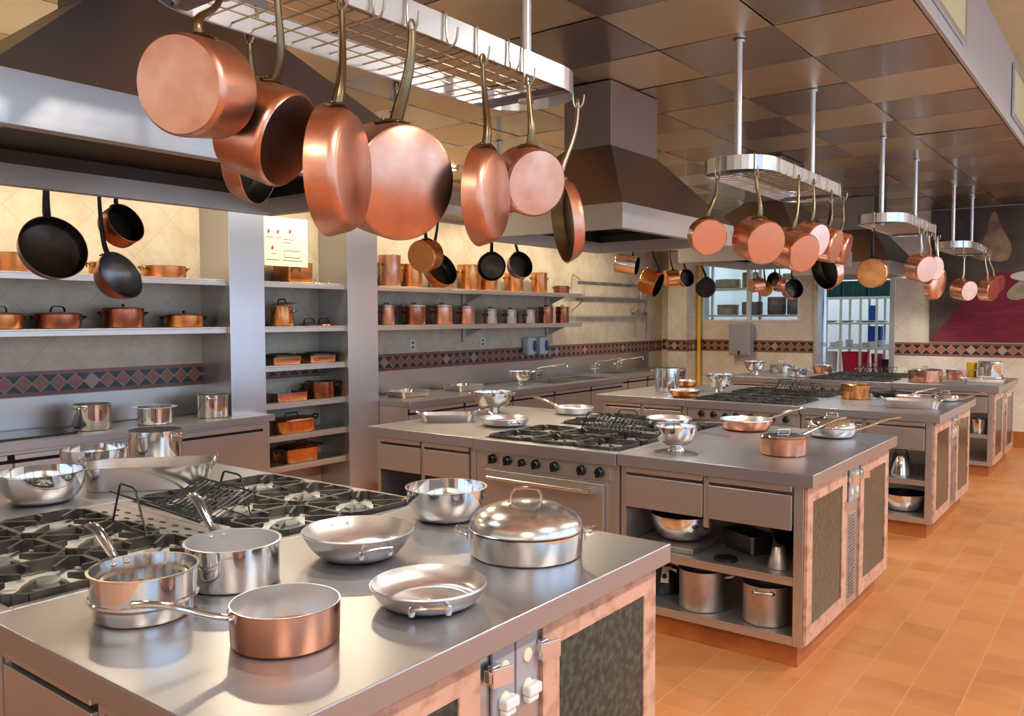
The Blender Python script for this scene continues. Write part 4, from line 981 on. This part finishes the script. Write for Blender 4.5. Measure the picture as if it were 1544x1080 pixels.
t = vessel('braiser', 'round steel braiser with domed lid on the nearest island', 'pan', -1.46, 1.99, CZ, rim_prof(.166, .170, .075), ST, G)
lid(t, -1.46, 1.99, CZ+.077, .170, .075, 'brushed_wall', 'polish', 'strap', 36)
for k in (36, 216): loop(t, -1.46, 1.99, CZ+.062, .170, k, .075, .035, 'polish', .012, .005)
# --- second island
G = 'cookware on the second island'
t = roaster('roasting_pan', 'small oblong steel roasting pan at the left end of the second island', 'pan', -3.79, 4.26, CZ, .18, .105, .05, .05, 44, ('brushed_wall', 'alu'), G); end_handles(t, -3.79, 4.26, CZ+.04, .178, 44, 'polish')
t = vessel('frying_pan', 'low steel frying pan left of the second range', 'pan', -3.33, 4.30, CZ, flare_prof(.125, .165, .046), BR, G); long_handle(t, -3.33, 4.30, CZ+.046, .165, 150, .16, .03); loop(t, -3.33, 4.30, CZ+.03, .155, -30, .07, .03)
def colander(label, x, y, z, rr, h, group, handles=(30, 210), m='polish', long=None):
    f = h*.22; p, n = bowl_prof(rr*.38, rr*.95, h-f, lip=.006)
    t = thing('colander', label, 'colander', (x, y, z+.001), group)
    b = MB(); b.lathe([(rr*.36, 0), (rr*.40, 0), (rr*.33, f*.5), (rr*.37, f), (rr*.33, f), (rr*.29, f*.5), (rr*.36, 0)], Matrix.Translation(V((x, y, z+.001))), 40); b.build('foot_ring', m, t)
    b = MB(); b.lathe(p, Matrix.Translation(V((x, y, z+.001+f))), 48); b.build('bowl', m, t)
    for k in handles: loop(t, x, y, z+h-.012, rr*.95, k, .06, .028, m, .004)
    if long: long_handle(t, x, y, z+h, rr*.95, *long, hm=m)
    return t
colander('footed steel colander behind the low frying pan on the second island', -3.86, 4.84, CZ, .150, .152, G)
t = vessel('frying_pan', 'steel frying pan with handle pointing left, far side of second island', 'pan', -3.33, 5.13, CZ, flare_prof(.120, .146, .046), BR, G); long_handle(t, -3.33, 5.13, CZ+.046, .146, 162, .34, .05)
colander('footed steel bowl at the right of the second range', -1.97, 4.02, CZ, .118, .125, G, ())
vrack(-2.46, 4.20, GZ, -8, 'black wire roasting rack on the grates of the second range', .36, .22)
t = vessel('frying_pan', 'steel skillet on the rear grates of the second range', 'pan', -2.40, 4.80, GZ, flare_prof(.11, .145, .045), BR, G); long_handle(t, -2.40, 4.80, GZ+.045, .145, -15, .30, .03)
t = vessel('frying_pan', 'copper frying pan with long steel handle on the second island', 'pan', -1.98, 5.02, CZ, flare_prof(.125, .162, .062), ('copper_new', 'satin'), G); long_handle(t, -1.98, 5.02, CZ+.062, .162, 72, .42, .05)
t = vessel('saucepan', 'copper saucepan with lid and long handle, front of second island', 'pan', -1.47, 4.23, CZ, rim_prof(.113, .115, .088), ('copper_new', 'satin'), G); lid(t, -1.47, 4.23, CZ+.089, .113, .016, 'polish', 'polish', 'bar', 40); long_handle(t, -1.47, 4.23, CZ+.088, .115, 80, .55, .06)
t = vessel('chef_pan', 'rounded steel chef pan with domed lid at the far right corner', 'pan', -1.46, 5.02, CZ, bowl_prof(.10, .138, .055), ST, G); lid(t, -1.46, 5.02, CZ+.058, .136, .06, 'polish', 'polish', 'bar', 20); long_handle(t, -1.46, 5.02, CZ+.055, .140, 38, .26, .07)
# --- third island
G = 'cookware on the third island'
t = vessel('stockpot', 'tall steel stockpot at the left end of the third island', 'pot', -3.61, 7.18, CZ, ([(0, 0), (.108, 0), (.112, .004), (.112, .125), (.118, .128), (.118, .134), (.112, .137), (.112, .218), (.116, .22), (.116, .223), (.108, .223), (.107, .01), (0, .006)], 10), ST, G); loop(t, -3.61, 7.18, CZ+.2, .114, 27); loop(t, -3.61, 7.18, CZ+.2, .114, 207)
vessel('frying_pan', 'small copper pan in front of the third island stockpot', 'pan', -3.25, 6.80, CZ, flare_prof(.10, .138, .055), ('copper_gold', 'satin'), G)
vessel('frying_pan', 'small copper pan behind the third island stockpot', 'pan', -3.73, 7.85, CZ, flare_prof(.085, .112, .055), ('copper_gold', 'satin'), G)
colander('footed steel colander left of the third range', -3.20, 7.45, CZ, .130, .165, G)
vrack(-2.48, 7.40, GZ, -6, 'black wire roasting rack on the third range', .40, .22)
t = vessel('stockpot', 'copper pot with brass handles right of the third range', 'pot', -1.99, 7.51, CZ, rim_prof(.118, .120, .118), ('copper_gold', 'tin'), G); lid(t, -1.99, 7.51, CZ+.119, .118, .012, 'copper_gold', 'brass', 'bar', 20)
for k in (-105, 75): loop(t, -1.99, 7.51, CZ+.085, .12, k, .07, .03, 'brass')
t = vessel('skillet', 'black iron skillet with steel handle on the third island', 'pan', -1.78, 7.86, CZ, flare_prof(.14, .165, .035), ('iron', 'iron'), G); long_handle(t, -1.78, 7.86, CZ+.035, .165, 38, .22, .05)
t = roaster('roasting_pan', 'oblong polished steel roasting pan at the front of the third island', 'pan', -1.44, 7.02, CZ, .19, .125, .06, .05, 14, ('brushed_wall', 'alu'), G); end_handles(t, -1.44, 7.02, CZ+.05, .188, 14, 'polish')
t = vessel('saute_pan', 'small steel pan with domed lid at the right end of third island', 'pan', -1.33, 7.72, CZ, bowl_prof(.075, .108, .03), ST, G); lid(t, -1.33, 7.72, CZ+.034, .107, .03, 'polish', 'polish', 'bar', 20); long_handle(t, -1.33, 7.72, CZ+.033, .11, 14, .18, .06)
t = vessel('saute_pan', 'low copper pan behind the steel roasting pan on third island', 'pan', -1.55, 7.42, CZ, flare_prof(.07, .10, .05), ('copper_gold', 'satin'), G)
# --- farthest island
G = 'cookware on the farthest island'
colander('footed steel colander at the left of the farthest island', -3.84, 10.0, CZ, .131, .158, G)
t = vessel('saute_pan', 'wide steel saute pan behind the colander on the farthest island', 'pan', -3.70, 10.55, CZ, rim_prof(.147, .150, .09), ST, G); loop(t, -3.7, 10.55, CZ+.07, .15, 20); lid(t, -3.7, 10.55, CZ+.091, .148, .01, 'polish')
t = vessel('saucepan', 'plain steel pot in front on the farthest island', 'pan', -3.28, 9.88, CZ, rim_prof(.108, .110, .094), ST, G); loop(t, -3.28, 9.88, CZ+.07, .11, 20)
t = vessel('saucepan', 'small copper pot left of the farthest range', 'pan', -3.24, 10.72, CZ, rim_prof(.108, .113, .085), ('copper_new', 'satin'), G); lid(t, -3.24, 10.72, CZ+.086, .11, .02, 'polish', 'polish', 'bar'); loop(t, -3.24, 10.72, CZ+.06, .113, 200, hm='polish')
vrack(-2.55, 10.36, GZ, -4, 'black wire roasting rack on the farthest range', .46, .24)
t = vessel('saute_pan', 'large copper saute pan right of the farthest range', 'pan', -1.90, 9.87, CZ, rim_prof(.164, .166, .125), ('copper_new', 'satin'), G); lid(t, -1.9, 9.87, CZ+.126, .163, .015, 'polish', 'polish', 'bar'); loop(t, -1.9, 9.87, CZ+.1, .166, 190); loop(t, -1.9, 9.87, CZ+.1, .166, 10)
t = vessel('saucepan', 'smaller copper saucepan right of the large one, farthest island', 'pan', -1.70, 10.55, CZ, rim_prof(.115, .118, .105), ('copper_new', 'satin'), G); long_handle(t, -1.7, 10.55, CZ+.105, .118, 12, .24, .08)
t = roaster('baking_tray', 'shallow steel tray at the right end of the farthest island', 'tray', -1.40, 10.14, CZ, .2, .14, .04, .03, 20, ST, G)
tag(MB().prism([(-1.43, 10.12, CZ+.045), (-1.25, 10.05, CZ+.045), (-1.22, 10.18, CZ+.045), (-1.42, 10.26, CZ+.045)], (0, 0, .02)).build('folded_cloth', 'white', smooth=False), 'folded white cloth on the farthest shallow tray', 'cloth')
vessel('stockpot', 'large steel pot near the far wall at the right', 'pot', -1.42, 10.93, CZ, rim_prof(.128, .130, .19), ST, G)
vessel('container', 'yellow plastic container beside the far steel pot', 'container', -1.62, 10.98, CZ, rim_prof(.05, .056, .17), ('yellow', 'yellow'), G)
# --- left wall worktops
G = 'cookware on the left wall worktop'
t = vessel('stockpot', 'tall steel pot on the left wall worktop, leftmost of three', 'pot', -5.70, 2.78, LZ, rim_prof(.122, .124, .172, lip=.003), ST, G); loop(t, -5.7, 2.78, LZ+.15, .124, -60)
t = vessel('double_boiler', 'wide lipped steel pot on the left wall worktop, middle of three', 'pot', -5.64, 3.20, LZ, ([(0, 0), (.115, 0), (.12, .005), (.122, .11), (.15, .118), (.15, .122), (.117, .122), (.115, .01), (0, .006)], 5), ST, G)
t = vessel('stockpot', 'tall steel pot by the column, rightmost of three', 'pot', -5.66, 3.68, LZ, rim_prof(.112, .114, .172, lip=.003), ST, G); loop(t, -5.66, 3.68, LZ+.15, .114, -40)
G = 'trays on the sink worktop'
roaster('baking_tray', 'low steel tray nearest the column on the sink worktop', 'tray', -5.65, 5.78, LZ, .15, .19, .055, .06, 0, ST, G)
roaster('baking_tray', 'low steel tray second from the column on the sink worktop', 'tray', -5.65, 6.60, LZ, .15, .19, .055, .06, 0, ST, G)
colander('small footed strainer beside the wall sink', -5.60, 7.52, LZ, .135, .15, None, (), 'polish', (62, .35, .06))
# --- copper on the shelves
def shelf_pot(name, label, x, y, z, r, h, mats, hm, group, az=(90, 270), lidm=None, flat=False, hz=.75, knob='strap', lip=0):
    t = vessel(name, label, 'pot', x, y, z, rim_prof(r*.985, r, h, lip=lip), mats, group, 40)
    for k in az: loop(t, x, y, z+h*hz, r, k, min(.08, r*.8), .032, hm, .012, .005)
    if lidm: lid(t, x, y, z+h+.001, r*1.01, .012 if flat else .025, lidm, hm, knob, 90)
    return t
G = 'copper pots on the far left shelves'
SX = -5.82
S1, S2 = 1.921, 1.556
shelf_pot('copper_pot', 'copper pot at the far left of the upper shelf, behind hanging pan', SX, 2.36, S1, .139, .12, ('copper_gold', 'tin'), 'brass', G)
shelf_pot('copper_pot', 'low copper pan on the upper shelf behind the hanging bowl pan', SX, 2.98, S1, .125, .09, ('copper_gold', 'tin'), 'brass', G)
shelf_pot('copper_pot', 'low wide copper pan with brass handles, right end of upper left shelf', SX, 3.40, S1, .155, .085, ('copper_gold', 'tin'), 'brass', G)
shelf_pot('copper_pot', 'copper pot with brass handles, leftmost on the lower left shelf', SX, 2.27, S2, .135, .09, ('copper_gold', 'tin'), 'brass', G, lidm='copper_dark', flat=True)
shelf_pot('copper_pot', 'dark copper pot with black strap lid, second on the lower left shelf', SX, 2.63, S2, .145, .092, ('copper_dark', 'tin'), 'iron', G, lidm='copper_dark', flat=True)
shelf_pot('copper_pot', 'tallest copper pot on the lower left shelf, third along', SX, 3.08, S2, .138, .13, ('copper_dark', 'tin'), 'iron', G, lidm='copper_dark', flat=True, knob='knob')
shelf_pot('copper_pot', 'low copper pan with iron handles, fourth on the lower left shelf', SX, 3.55, S2, .145, .085, ('copper_gold', 'tin'), 'iron', G, lidm='copper_dark', flat=True, knob='knob')
G = 'copperware between the columns'
NX = -5.80
t = roaster('copper_box_pot', 'tall square copper pot with brass handle under the paper chart', 'pot', NX, 4.56, S1, .11, .13, .165, .02, 0, ('copper_gold', 'tin'), G, .003); loop(t, NX, 4.50, S1+.1, .11, 0, .08, .03, 'brass', .02)
for k, (yy, l) in enumerate(((4.78, 'steel lid lying on the top niche shelf, left'), (4.92, 'steel lid lying on the top niche shelf, right'))):
    t = thing('pot_lid', l, 'lid', (NX+.02, yy, S1), G); lid(t, NX+.02, yy, S1, .055, .012, 'polish', 'polish', 'knob')
t = vessel('copper_kettle', 'tapered copper pot with tilted lid on the second niche shelf', 'pot', NX, 4.43, S2, rim_prof(.108, .092, .16), ('copper_gold', 'tin'), G)
b = MB(); b.lathe([(0, 0), (.13, 0), (.132, .003), (.05, .02), (0, .022)], Matrix.Translation(V((NX, 4.45, S2+.178))) @ Matrix.Rotation(radians(6), 4, 'X'), 36); l_ = b.build('lid', 'copper', t); MB().tube([(NX, 4.40, S2+.195), (NX, 4.41, S2+.222), (NX, 4.47, S2+.226), (NX, 4.48, S2+.20)], .006, 8).build('lid_handle', 'iron', l_)
loop(t, NX, 4.43, S2+.12, .1, 40, .06, .025, 'brass')
for yy, l in ((4.70, 'dark pan lid lying flat on the second niche shelf, left'), (4.86, 'brown copper lid leaning on the second niche shelf, right')):
    t = thing('pot_lid', l, 'lid', (NX+.03, yy, S2), G); lid(t, NX+.03, yy, S2, .075, .02, 'copper_dark' if yy > 4.8 else 'iron', 'iron', 'strap', 70)
for yy, l in ((4.42, 'oblong copper pan with black lid, left on the third niche shelf'), (4.80, 'oblong copper pan with black lid, right on the third niche shelf')):
    t = roaster('copper_roaster', l, 'pan', NX, yy, 1.236, .11, .14, .058, .03, 0, ('copper_new', 'tin'), G, .004)
    b = MB(); o = [rrect(NX, yy, .112, .142, .03, 1.298), rrect(NX, yy, .10, .13, .03, 1.312), rrect(NX, yy, .05, .07, .03, 1.328)]; b.shellring(o); l_ = b.build('lid', 'iron', t)
    loop(t, NX, yy, 1.285, .14, 90, .07, .035, 'iron', .03, .006)
t = roaster('copper_roaster', 'open oblong copper pan, left on the fourth niche shelf', 'pan', NX, 4.46, .926, .12, .155, .07, .03, 0, ('copper_new', 'tin_grey'), G, .004); loop(t, NX, 4.46, .985, .155, 90, .07, .035, 'iron', .03, .006)
shelf_pot('copper_pot', 'round copper pot with brass handles, right on the fourth niche shelf', NX, 4.83, .926, .128, .14, ('copper_dark', 'tin'), 'brass', G, az=(60, 240))
t = roaster('copper_fish_pan', 'long oval copper pan with tilted lid on the fifth niche shelf', 'pan', NX, 4.53, .656, .135, .215, .10, .13, 0, ('copper_gold', 'tin'), G, .004)
b = MB(); b.shellring([rrect(NX, 4.53, .138, .217, .13, .762), rrect(NX, 4.53, .12, .20, .118, .778), rrect(NX, 4.53, .06, .12, .058, .785)]); l_ = b.build('lid', 'copper', t); MB().tube([(NX, 4.45, .784), (NX, 4.46, .815), (NX, 4.58, .815), (NX, 4.59, .784)], .006, 8).build('lid_handle', 'iron', l_)
loop(t, NX, 4.53, .74, .215, 90, .08, .04, 'iron', .04, .007); loop(t, NX, 4.53, .74, .215, -90, .08, .04, 'iron', .04, .007)
t = roaster('copper_fish_pan', 'oblong copper pan with lid ajar on the lowest niche shelf', 'pan', NX, 4.56, .401, .12, .17, .115, .04, 0, ('copper_gold', 'tin'), G, .004)
b = MB(); b.shellring([rrect(NX-.01, 4.62, .124, .19, .05, .522), rrect(NX-.01, 4.62, .11, .175, .05, .535), rrect(NX-.01, 4.62, .05, .10, .05, .54)]); l_ = b.build('lid', 'copper_dark', t); MB().tube([(NX, 4.56, .538), (NX, 4.57, .566), (NX, 4.67, .566), (NX, 4.68, .538)], .006, 8).build('lid_handle', 'iron', l_)
loop(t, NX, 4.56, .485, .17, -90, .08, .04, 'iron', .04, .007)
G = 'tall copper pots on the upper shelf'
for y, r, h, mt, l in ((5.72, .108, .30, 'copper', 'tallest copper stockpot, first right of the column on the upper shelf'), (6.02, .108, .23, 'copper_gold', 'copper stockpot second from the column on the upper shelf'), (6.46, .118, .215, 'copper', 'copper stockpot third from the column on the upper shelf'), (6.90, .128, .265, 'copper_gold', 'copper stockpot with brass handle, fourth on the upper shelf'), (7.23, .105, .205, 'copper_gold', 'copper stockpot behind the black pan, fifth on the upper shelf'), (7.70, .112, .21, 'copper_gold', 'copper stockpot sixth from the column on the upper shelf'), (8.20, .098, .235, 'copper_gold', 'narrow copper stockpot seventh from the column on the upper shelf'), (8.68, .098, .092, 'copper_dark', 'low copper pan at the right end of the upper shelf')):
    t = shelf_pot('copper_stockpot', l, SX, y, S1, r, h, (mt, 'tin'), 'brass', G, (80, -100), hz=.7)
G = 'canisters on the lower shelf'
for y, r, h, mt, l in ((5.67, .080, .165, 'copper', 'copper canister with steel lid, first right of the column'), (6.05, .115, .17, 'copper_dark', 'wide copper canister with steel lid, second from the column'), (6.46, .112, .175, 'copper', 'copper canister with steel lid, third from the column'), (6.84, .096, .165, 'copper', 'copper canister with steel lid, fourth from the column'), (7.26, .077, .14, 'alu', 'grey steel canister, first of three in the row'), (7.62, .078, .135, 'alu', 'grey steel canister, second of three in the row'), (7.99, .077, .135, 'alu', 'grey steel canister, third of three in the row'), (8.34, .089, .17, 'copper_dark', 'brown copper canister second from the right end'), (8.70, .083, .175, 'copper_dark', 'brown copper canister with knob at the right end')):
    t = vessel('canister', l, 'canister', SX, y, S2, rim_prof(r, r, h), (mt, 'tin'), G, 32)
    b = MB(); b.lathe([(0, 0), (r*.985, 0), (r*1.04, .004), (r*1.04, .022), (r*.97, .026), (0, .028)], Matrix.Translation(V((SX, y, S2+h+.002))), 32); l_ = b.build('lid', 'alu' if mt != 'copper_dark' or y < 7 else mt, t)
    MB().tube([(SX, y-.03, S2+h+.028), (SX, y-.026, S2+h+.045), (SX, y+.026, S2+h+.045), (SX, y+.03, S2+h+.028)], .005, 8).build('lid_handle', 'iron', l_)
    loop(t, SX, y, S2+h*.72, r, -90, .06, .03, 'iron'); loop(t, SX, y, S2+h*.72, r, 90, .06, .03, 'iron')
# --- inside the open cabinets
G = 'cookware in the open island cabinets'
B1, B2 = .155, .43
y2 = Y0[1]
def deep(x, y, z, r, h, label, az):
    t = vessel('stockpot', label, 'pot', x, y, z, rim_prof(r*.97, r, h, lip=.002), ('alu', 'alu'), G); t_ = t
    for k in (az, az+180): loop(t, x, y, z+h*.88, r, k, .09, .045, 'alu', .012, .008)
t_ = None
deep(-1.765, y2+.185, B1, .120, .20, 'dull aluminium stockpot on the bottom shelf of the second island, left', 10)
deep(-1.435, y2+.18, B1, .113, .19, 'dull aluminium stockpot on the bottom shelf of the second island, right', -75)
t = thing('blender_base', 'black blender base with pale label on the second island bottom shelf', 'blender', (-2.03, y2+.30, B1), G)
MB().lathe([(0, 0), (.085, 0), (.09, .01), (.088, .08), (.07, .14), (.05, .17), (.045, .20), (0, .20)], Matrix.Translation(V((-2.03, y2+.30, B1+.001))), 28).build('motor_housing', 'black', t)
m = MB(); m.prism([(-2.015, y2+.213, B1+.07), (-1.975, y2+.227, B1+.07), (-1.980, y2+.243, B1+.15), (-2.012, y2+.231, B1+.15)], (.004, -.012, 0)); m.build('label_plate', 'paper', t, False)
MB().lathe([(0, 0), (.014, 0), (.012, .012), (0, .012)], Matrix.Translation(V((-1.99, y2+.213, B1+.105))) @ Matrix.Rotation(radians(90), 4, 'X') @ Matrix.Rotation(radians(-20), 4, 'Y'), 14).build('dial', 'black', t)
m = MB(); m.box(-2.12, -1.78, y2+.10, y2+.44, B2+.001, B2+.028); t = thing('tray', 'flat steel tray under the large bowl in the second island', 'tray', (-1.95, y2+.27, B2), G); m.build('tray_body', 'alu', t, False, bevel=.004)
vessel('mixing_bowl', 'large steel bowl on a tray inside the second island', 'bowl', -1.93, y2+.29, B2+.029, bowl_prof(.08, .165, .13), ('polish', 'iron'), G)
t = roaster('loaf_pan', 'dark loaf pan tipped on the middle shelf of the second island', 'pan', -1.60, y2+.36, B2, .12, .075, .10, .02, -28, ('steel_dark', 'dark'), G, .012)
lathe_thing('disc_weight', 'small black disc with pale top at the shelf edge', 'disc', [(0, 0), (.058, 0), (.06, .006), (.052, .014), (.03, .015), (0, .02)], (-1.62, y2+.13, B2+.001), 'black', G)
t = vessel('funnel_cup', 'upturned conical steel cup at the right of the middle shelf', 'cup', -1.37, y2+.16, B2, ([(0, .001), (.052, .001), (.050, .012), (.026, .10), (.022, .104), (0, .104)], 6), ('alu', 'alu'), G)
t = vessel('saute_pan', 'dark pan standing at the back of the second island middle shelf', 'pan', -1.42, y2+.60, B2, flare_prof(.10, .13, .06), ('iron', 'iron'), G); long_handle(t, -1.42, y2+.60, B2+.06, .13, 165, .15, .08, 'iron')
y3 = Y0[2]
t = vessel('box_grater', 'shiny tapered steel grater inside the third island', 'grater', -1.46, y3+.22, B2, ([(0, 0), (.085, 0), (.085, .01), (.055, .15), (.05, .16), (0, .16)], 5), ('polish', 'polish'), G)
MB().tube([(-1.50, y3+.22, B2+.16), (-1.50, y3+.22, B2+.19), (-1.42, y3+.22, B2+.19), (-1.42, y3+.22, B2+.16)], .006, 8).build('handle', 'black', t)
vessel('mixing_bowl', 'wide steel bowl on the bottom shelf of the third island', 'bowl', -1.45, y3+.28, B1, bowl_prof(.09, .165, .125), ('polish', 'iron'), G)
vessel('stockpot', 'small steel pot on the middle shelf of the farthest island', 'pot', -1.36, Y0[3]+.2, B2, rim_prof(.07, .075, .14), ST, G)

# ------------------------------------------------------------------ light
def area(name, loc, rot, sx, sy, power, color=(1, 1, 1), spread=None):
    L = bpy.data.lights.new(name, 'AREA'); L.shape = 'RECTANGLE'; L.size = sx; L.size_y = sy; L.energy = power; L.color = color
    if spread: L.spread = radians(spread)
    o = bpy.data.objects.new(name, L); COL.objects.link(o); o.location = loc; o.rotation_euler = rot; return o
# daylight through the tall windows in the right wall
for k, (ya, yb) in enumerate(((-1.6, 1.0), (1.35, 3.6), (3.95, 6.2), (6.55, 8.4), (8.75, 10.6))):
    area('window_daylight', (3.1, (ya+yb)/2, 2.0), (0, radians(90), 0), 2.8, yb-ya, 33, (.17, .51, 1))
    m = MB()
    for q in (0, .5, 1):
        yy = ya+q*(yb-ya); m.box(2.98, 3.03, max(ya, yy-.03), min(yb, yy+.03), .6, 3.42)
    m.box(2.98, 3.03, ya, yb, .58, .64); m.box(2.98, 3.03, ya, yb, 3.38, 3.42); m.box(2.98, 3.03, ya, yb, 1.85, 1.9)
    o = struct(m.build('window_%d' % (k+2), 'white', smooth=False))
m = MB()
for q in range(6): xx = -5.25+q*1.5; m.box(xx-.04, xx+.04, -2.99, -2.92, .2, 2.8)
m.box(-5.29, 2.29, -2.99, -2.92, .16, .24); m.box(-5.29, 2.29, -2.99, -2.92, 2.76, 2.84)
struct(m.build('window_7', 'white', smooth=False))  # added frame around the rear fill light; the wall behind is solid
# warm ceiling lamps: strip over the left shelves, added unseen fill downlights over the right aisle
def downlight(x, y, z, w, label, c=(1, .83, .58), r=.09, size=.16, sp=165):
    t = thing('ceiling_light', label, 'light', (x, y, z), 'recessed ceiling lights')
    MB().lathe([(r*1.25, 0), (r*1.25, -.012), (r, -.014), (r*.95, 0)], Matrix.Translation(V((x, y, z-.001))), 24).build('trim_ring', 'steel', t)
    MB().lathe([(0, -.004), (r*.94, -.004), (r*.94, -.001), (0, -.001)], Matrix.Translation(V((x, y, z-.001))), 24).build('lamp_lens', 'lamp', t)
    L = bpy.data.lights.new('ceiling_light_lamp', 'SPOT'); L.energy = w; L.color = c; L.spot_size = radians(sp); L.spot_blend = .5; L.shadow_soft_size = size/2
    o = bpy.data.objects.new('ceiling_light_lamp', L); COL.objects.link(o); o.location = (x, y, z-.03)
for k, y in enumerate((1.2, 2.4, 3.6, 4.6, 5.8, 7.0, 8.2, 9.6)):
    downlight(-5.15, y, 2.985, 72, 'recessed warm light over the left shelves, %s from the front' % ('first', 'second', 'third', 'fourth', 'fifth', 'sixth', 'seventh', 'eighth')[k])
for k, (x, y) in enumerate(((.9, -1.0), (.9, 2.0), (.9, 5.0), (.9, 8.0), (.9, 11.0))):
    downlight(x, y, 3.515, 310, 'added unseen recessed light in the cream ceiling over the right aisle, %s' % ('first', 'second', 'third', 'fourth', 'fifth')[k], (1, .95, .87), .14, .3)
area('pantry_daylight', (-2.6, 13.6, 3.18), (0, 0, 0), 2.2, 2.4, 34, (.70, .88, 1))
area('pantry_daylight', (-4.9, 13.9, 3.18), (0, 0, 0), 1.8, 1.6, 34, (.72, .89, 1))
area('rear_fill_light', (-1.5, -2.95, 1.5), (radians(90), 0, 0), 7.5, 2.6, 48, (.90, .95, 1))  # added fill light behind the camera, not a real opening
W = bpy.data.worlds.new('sky'); S.world = W; W.use_nodes = True
bg = W.node_tree.nodes['Background']; bg.inputs[0].default_value = (.75, .87, 1, 1); bg.inputs[1].default_value = 1.4

# ------------------------------------------------------------------ output look
S.view_settings.view_transform = 'Standard'; S.view_settings.look = 'None'; S.view_settings.gamma = 1; S.view_settings.exposure = .04
S.view_settings.use_curve_mapping = False
S.cycles.use_denoising = True
S.cycles.max_bounces = 8; S.cycles.diffuse_bounces = 4; S.cycles.glossy_bounces = 5; S.cycles.transmission_bounces = 4; S.cycles.transparent_max_bounces = 6
S.cycles.sample_clamp_indirect = 6; S.cycles.caustics_reflective = False; S.cycles.caustics_refractive = False
for o in bpy.data.objects:
    if '_o' in o: del o['_o']
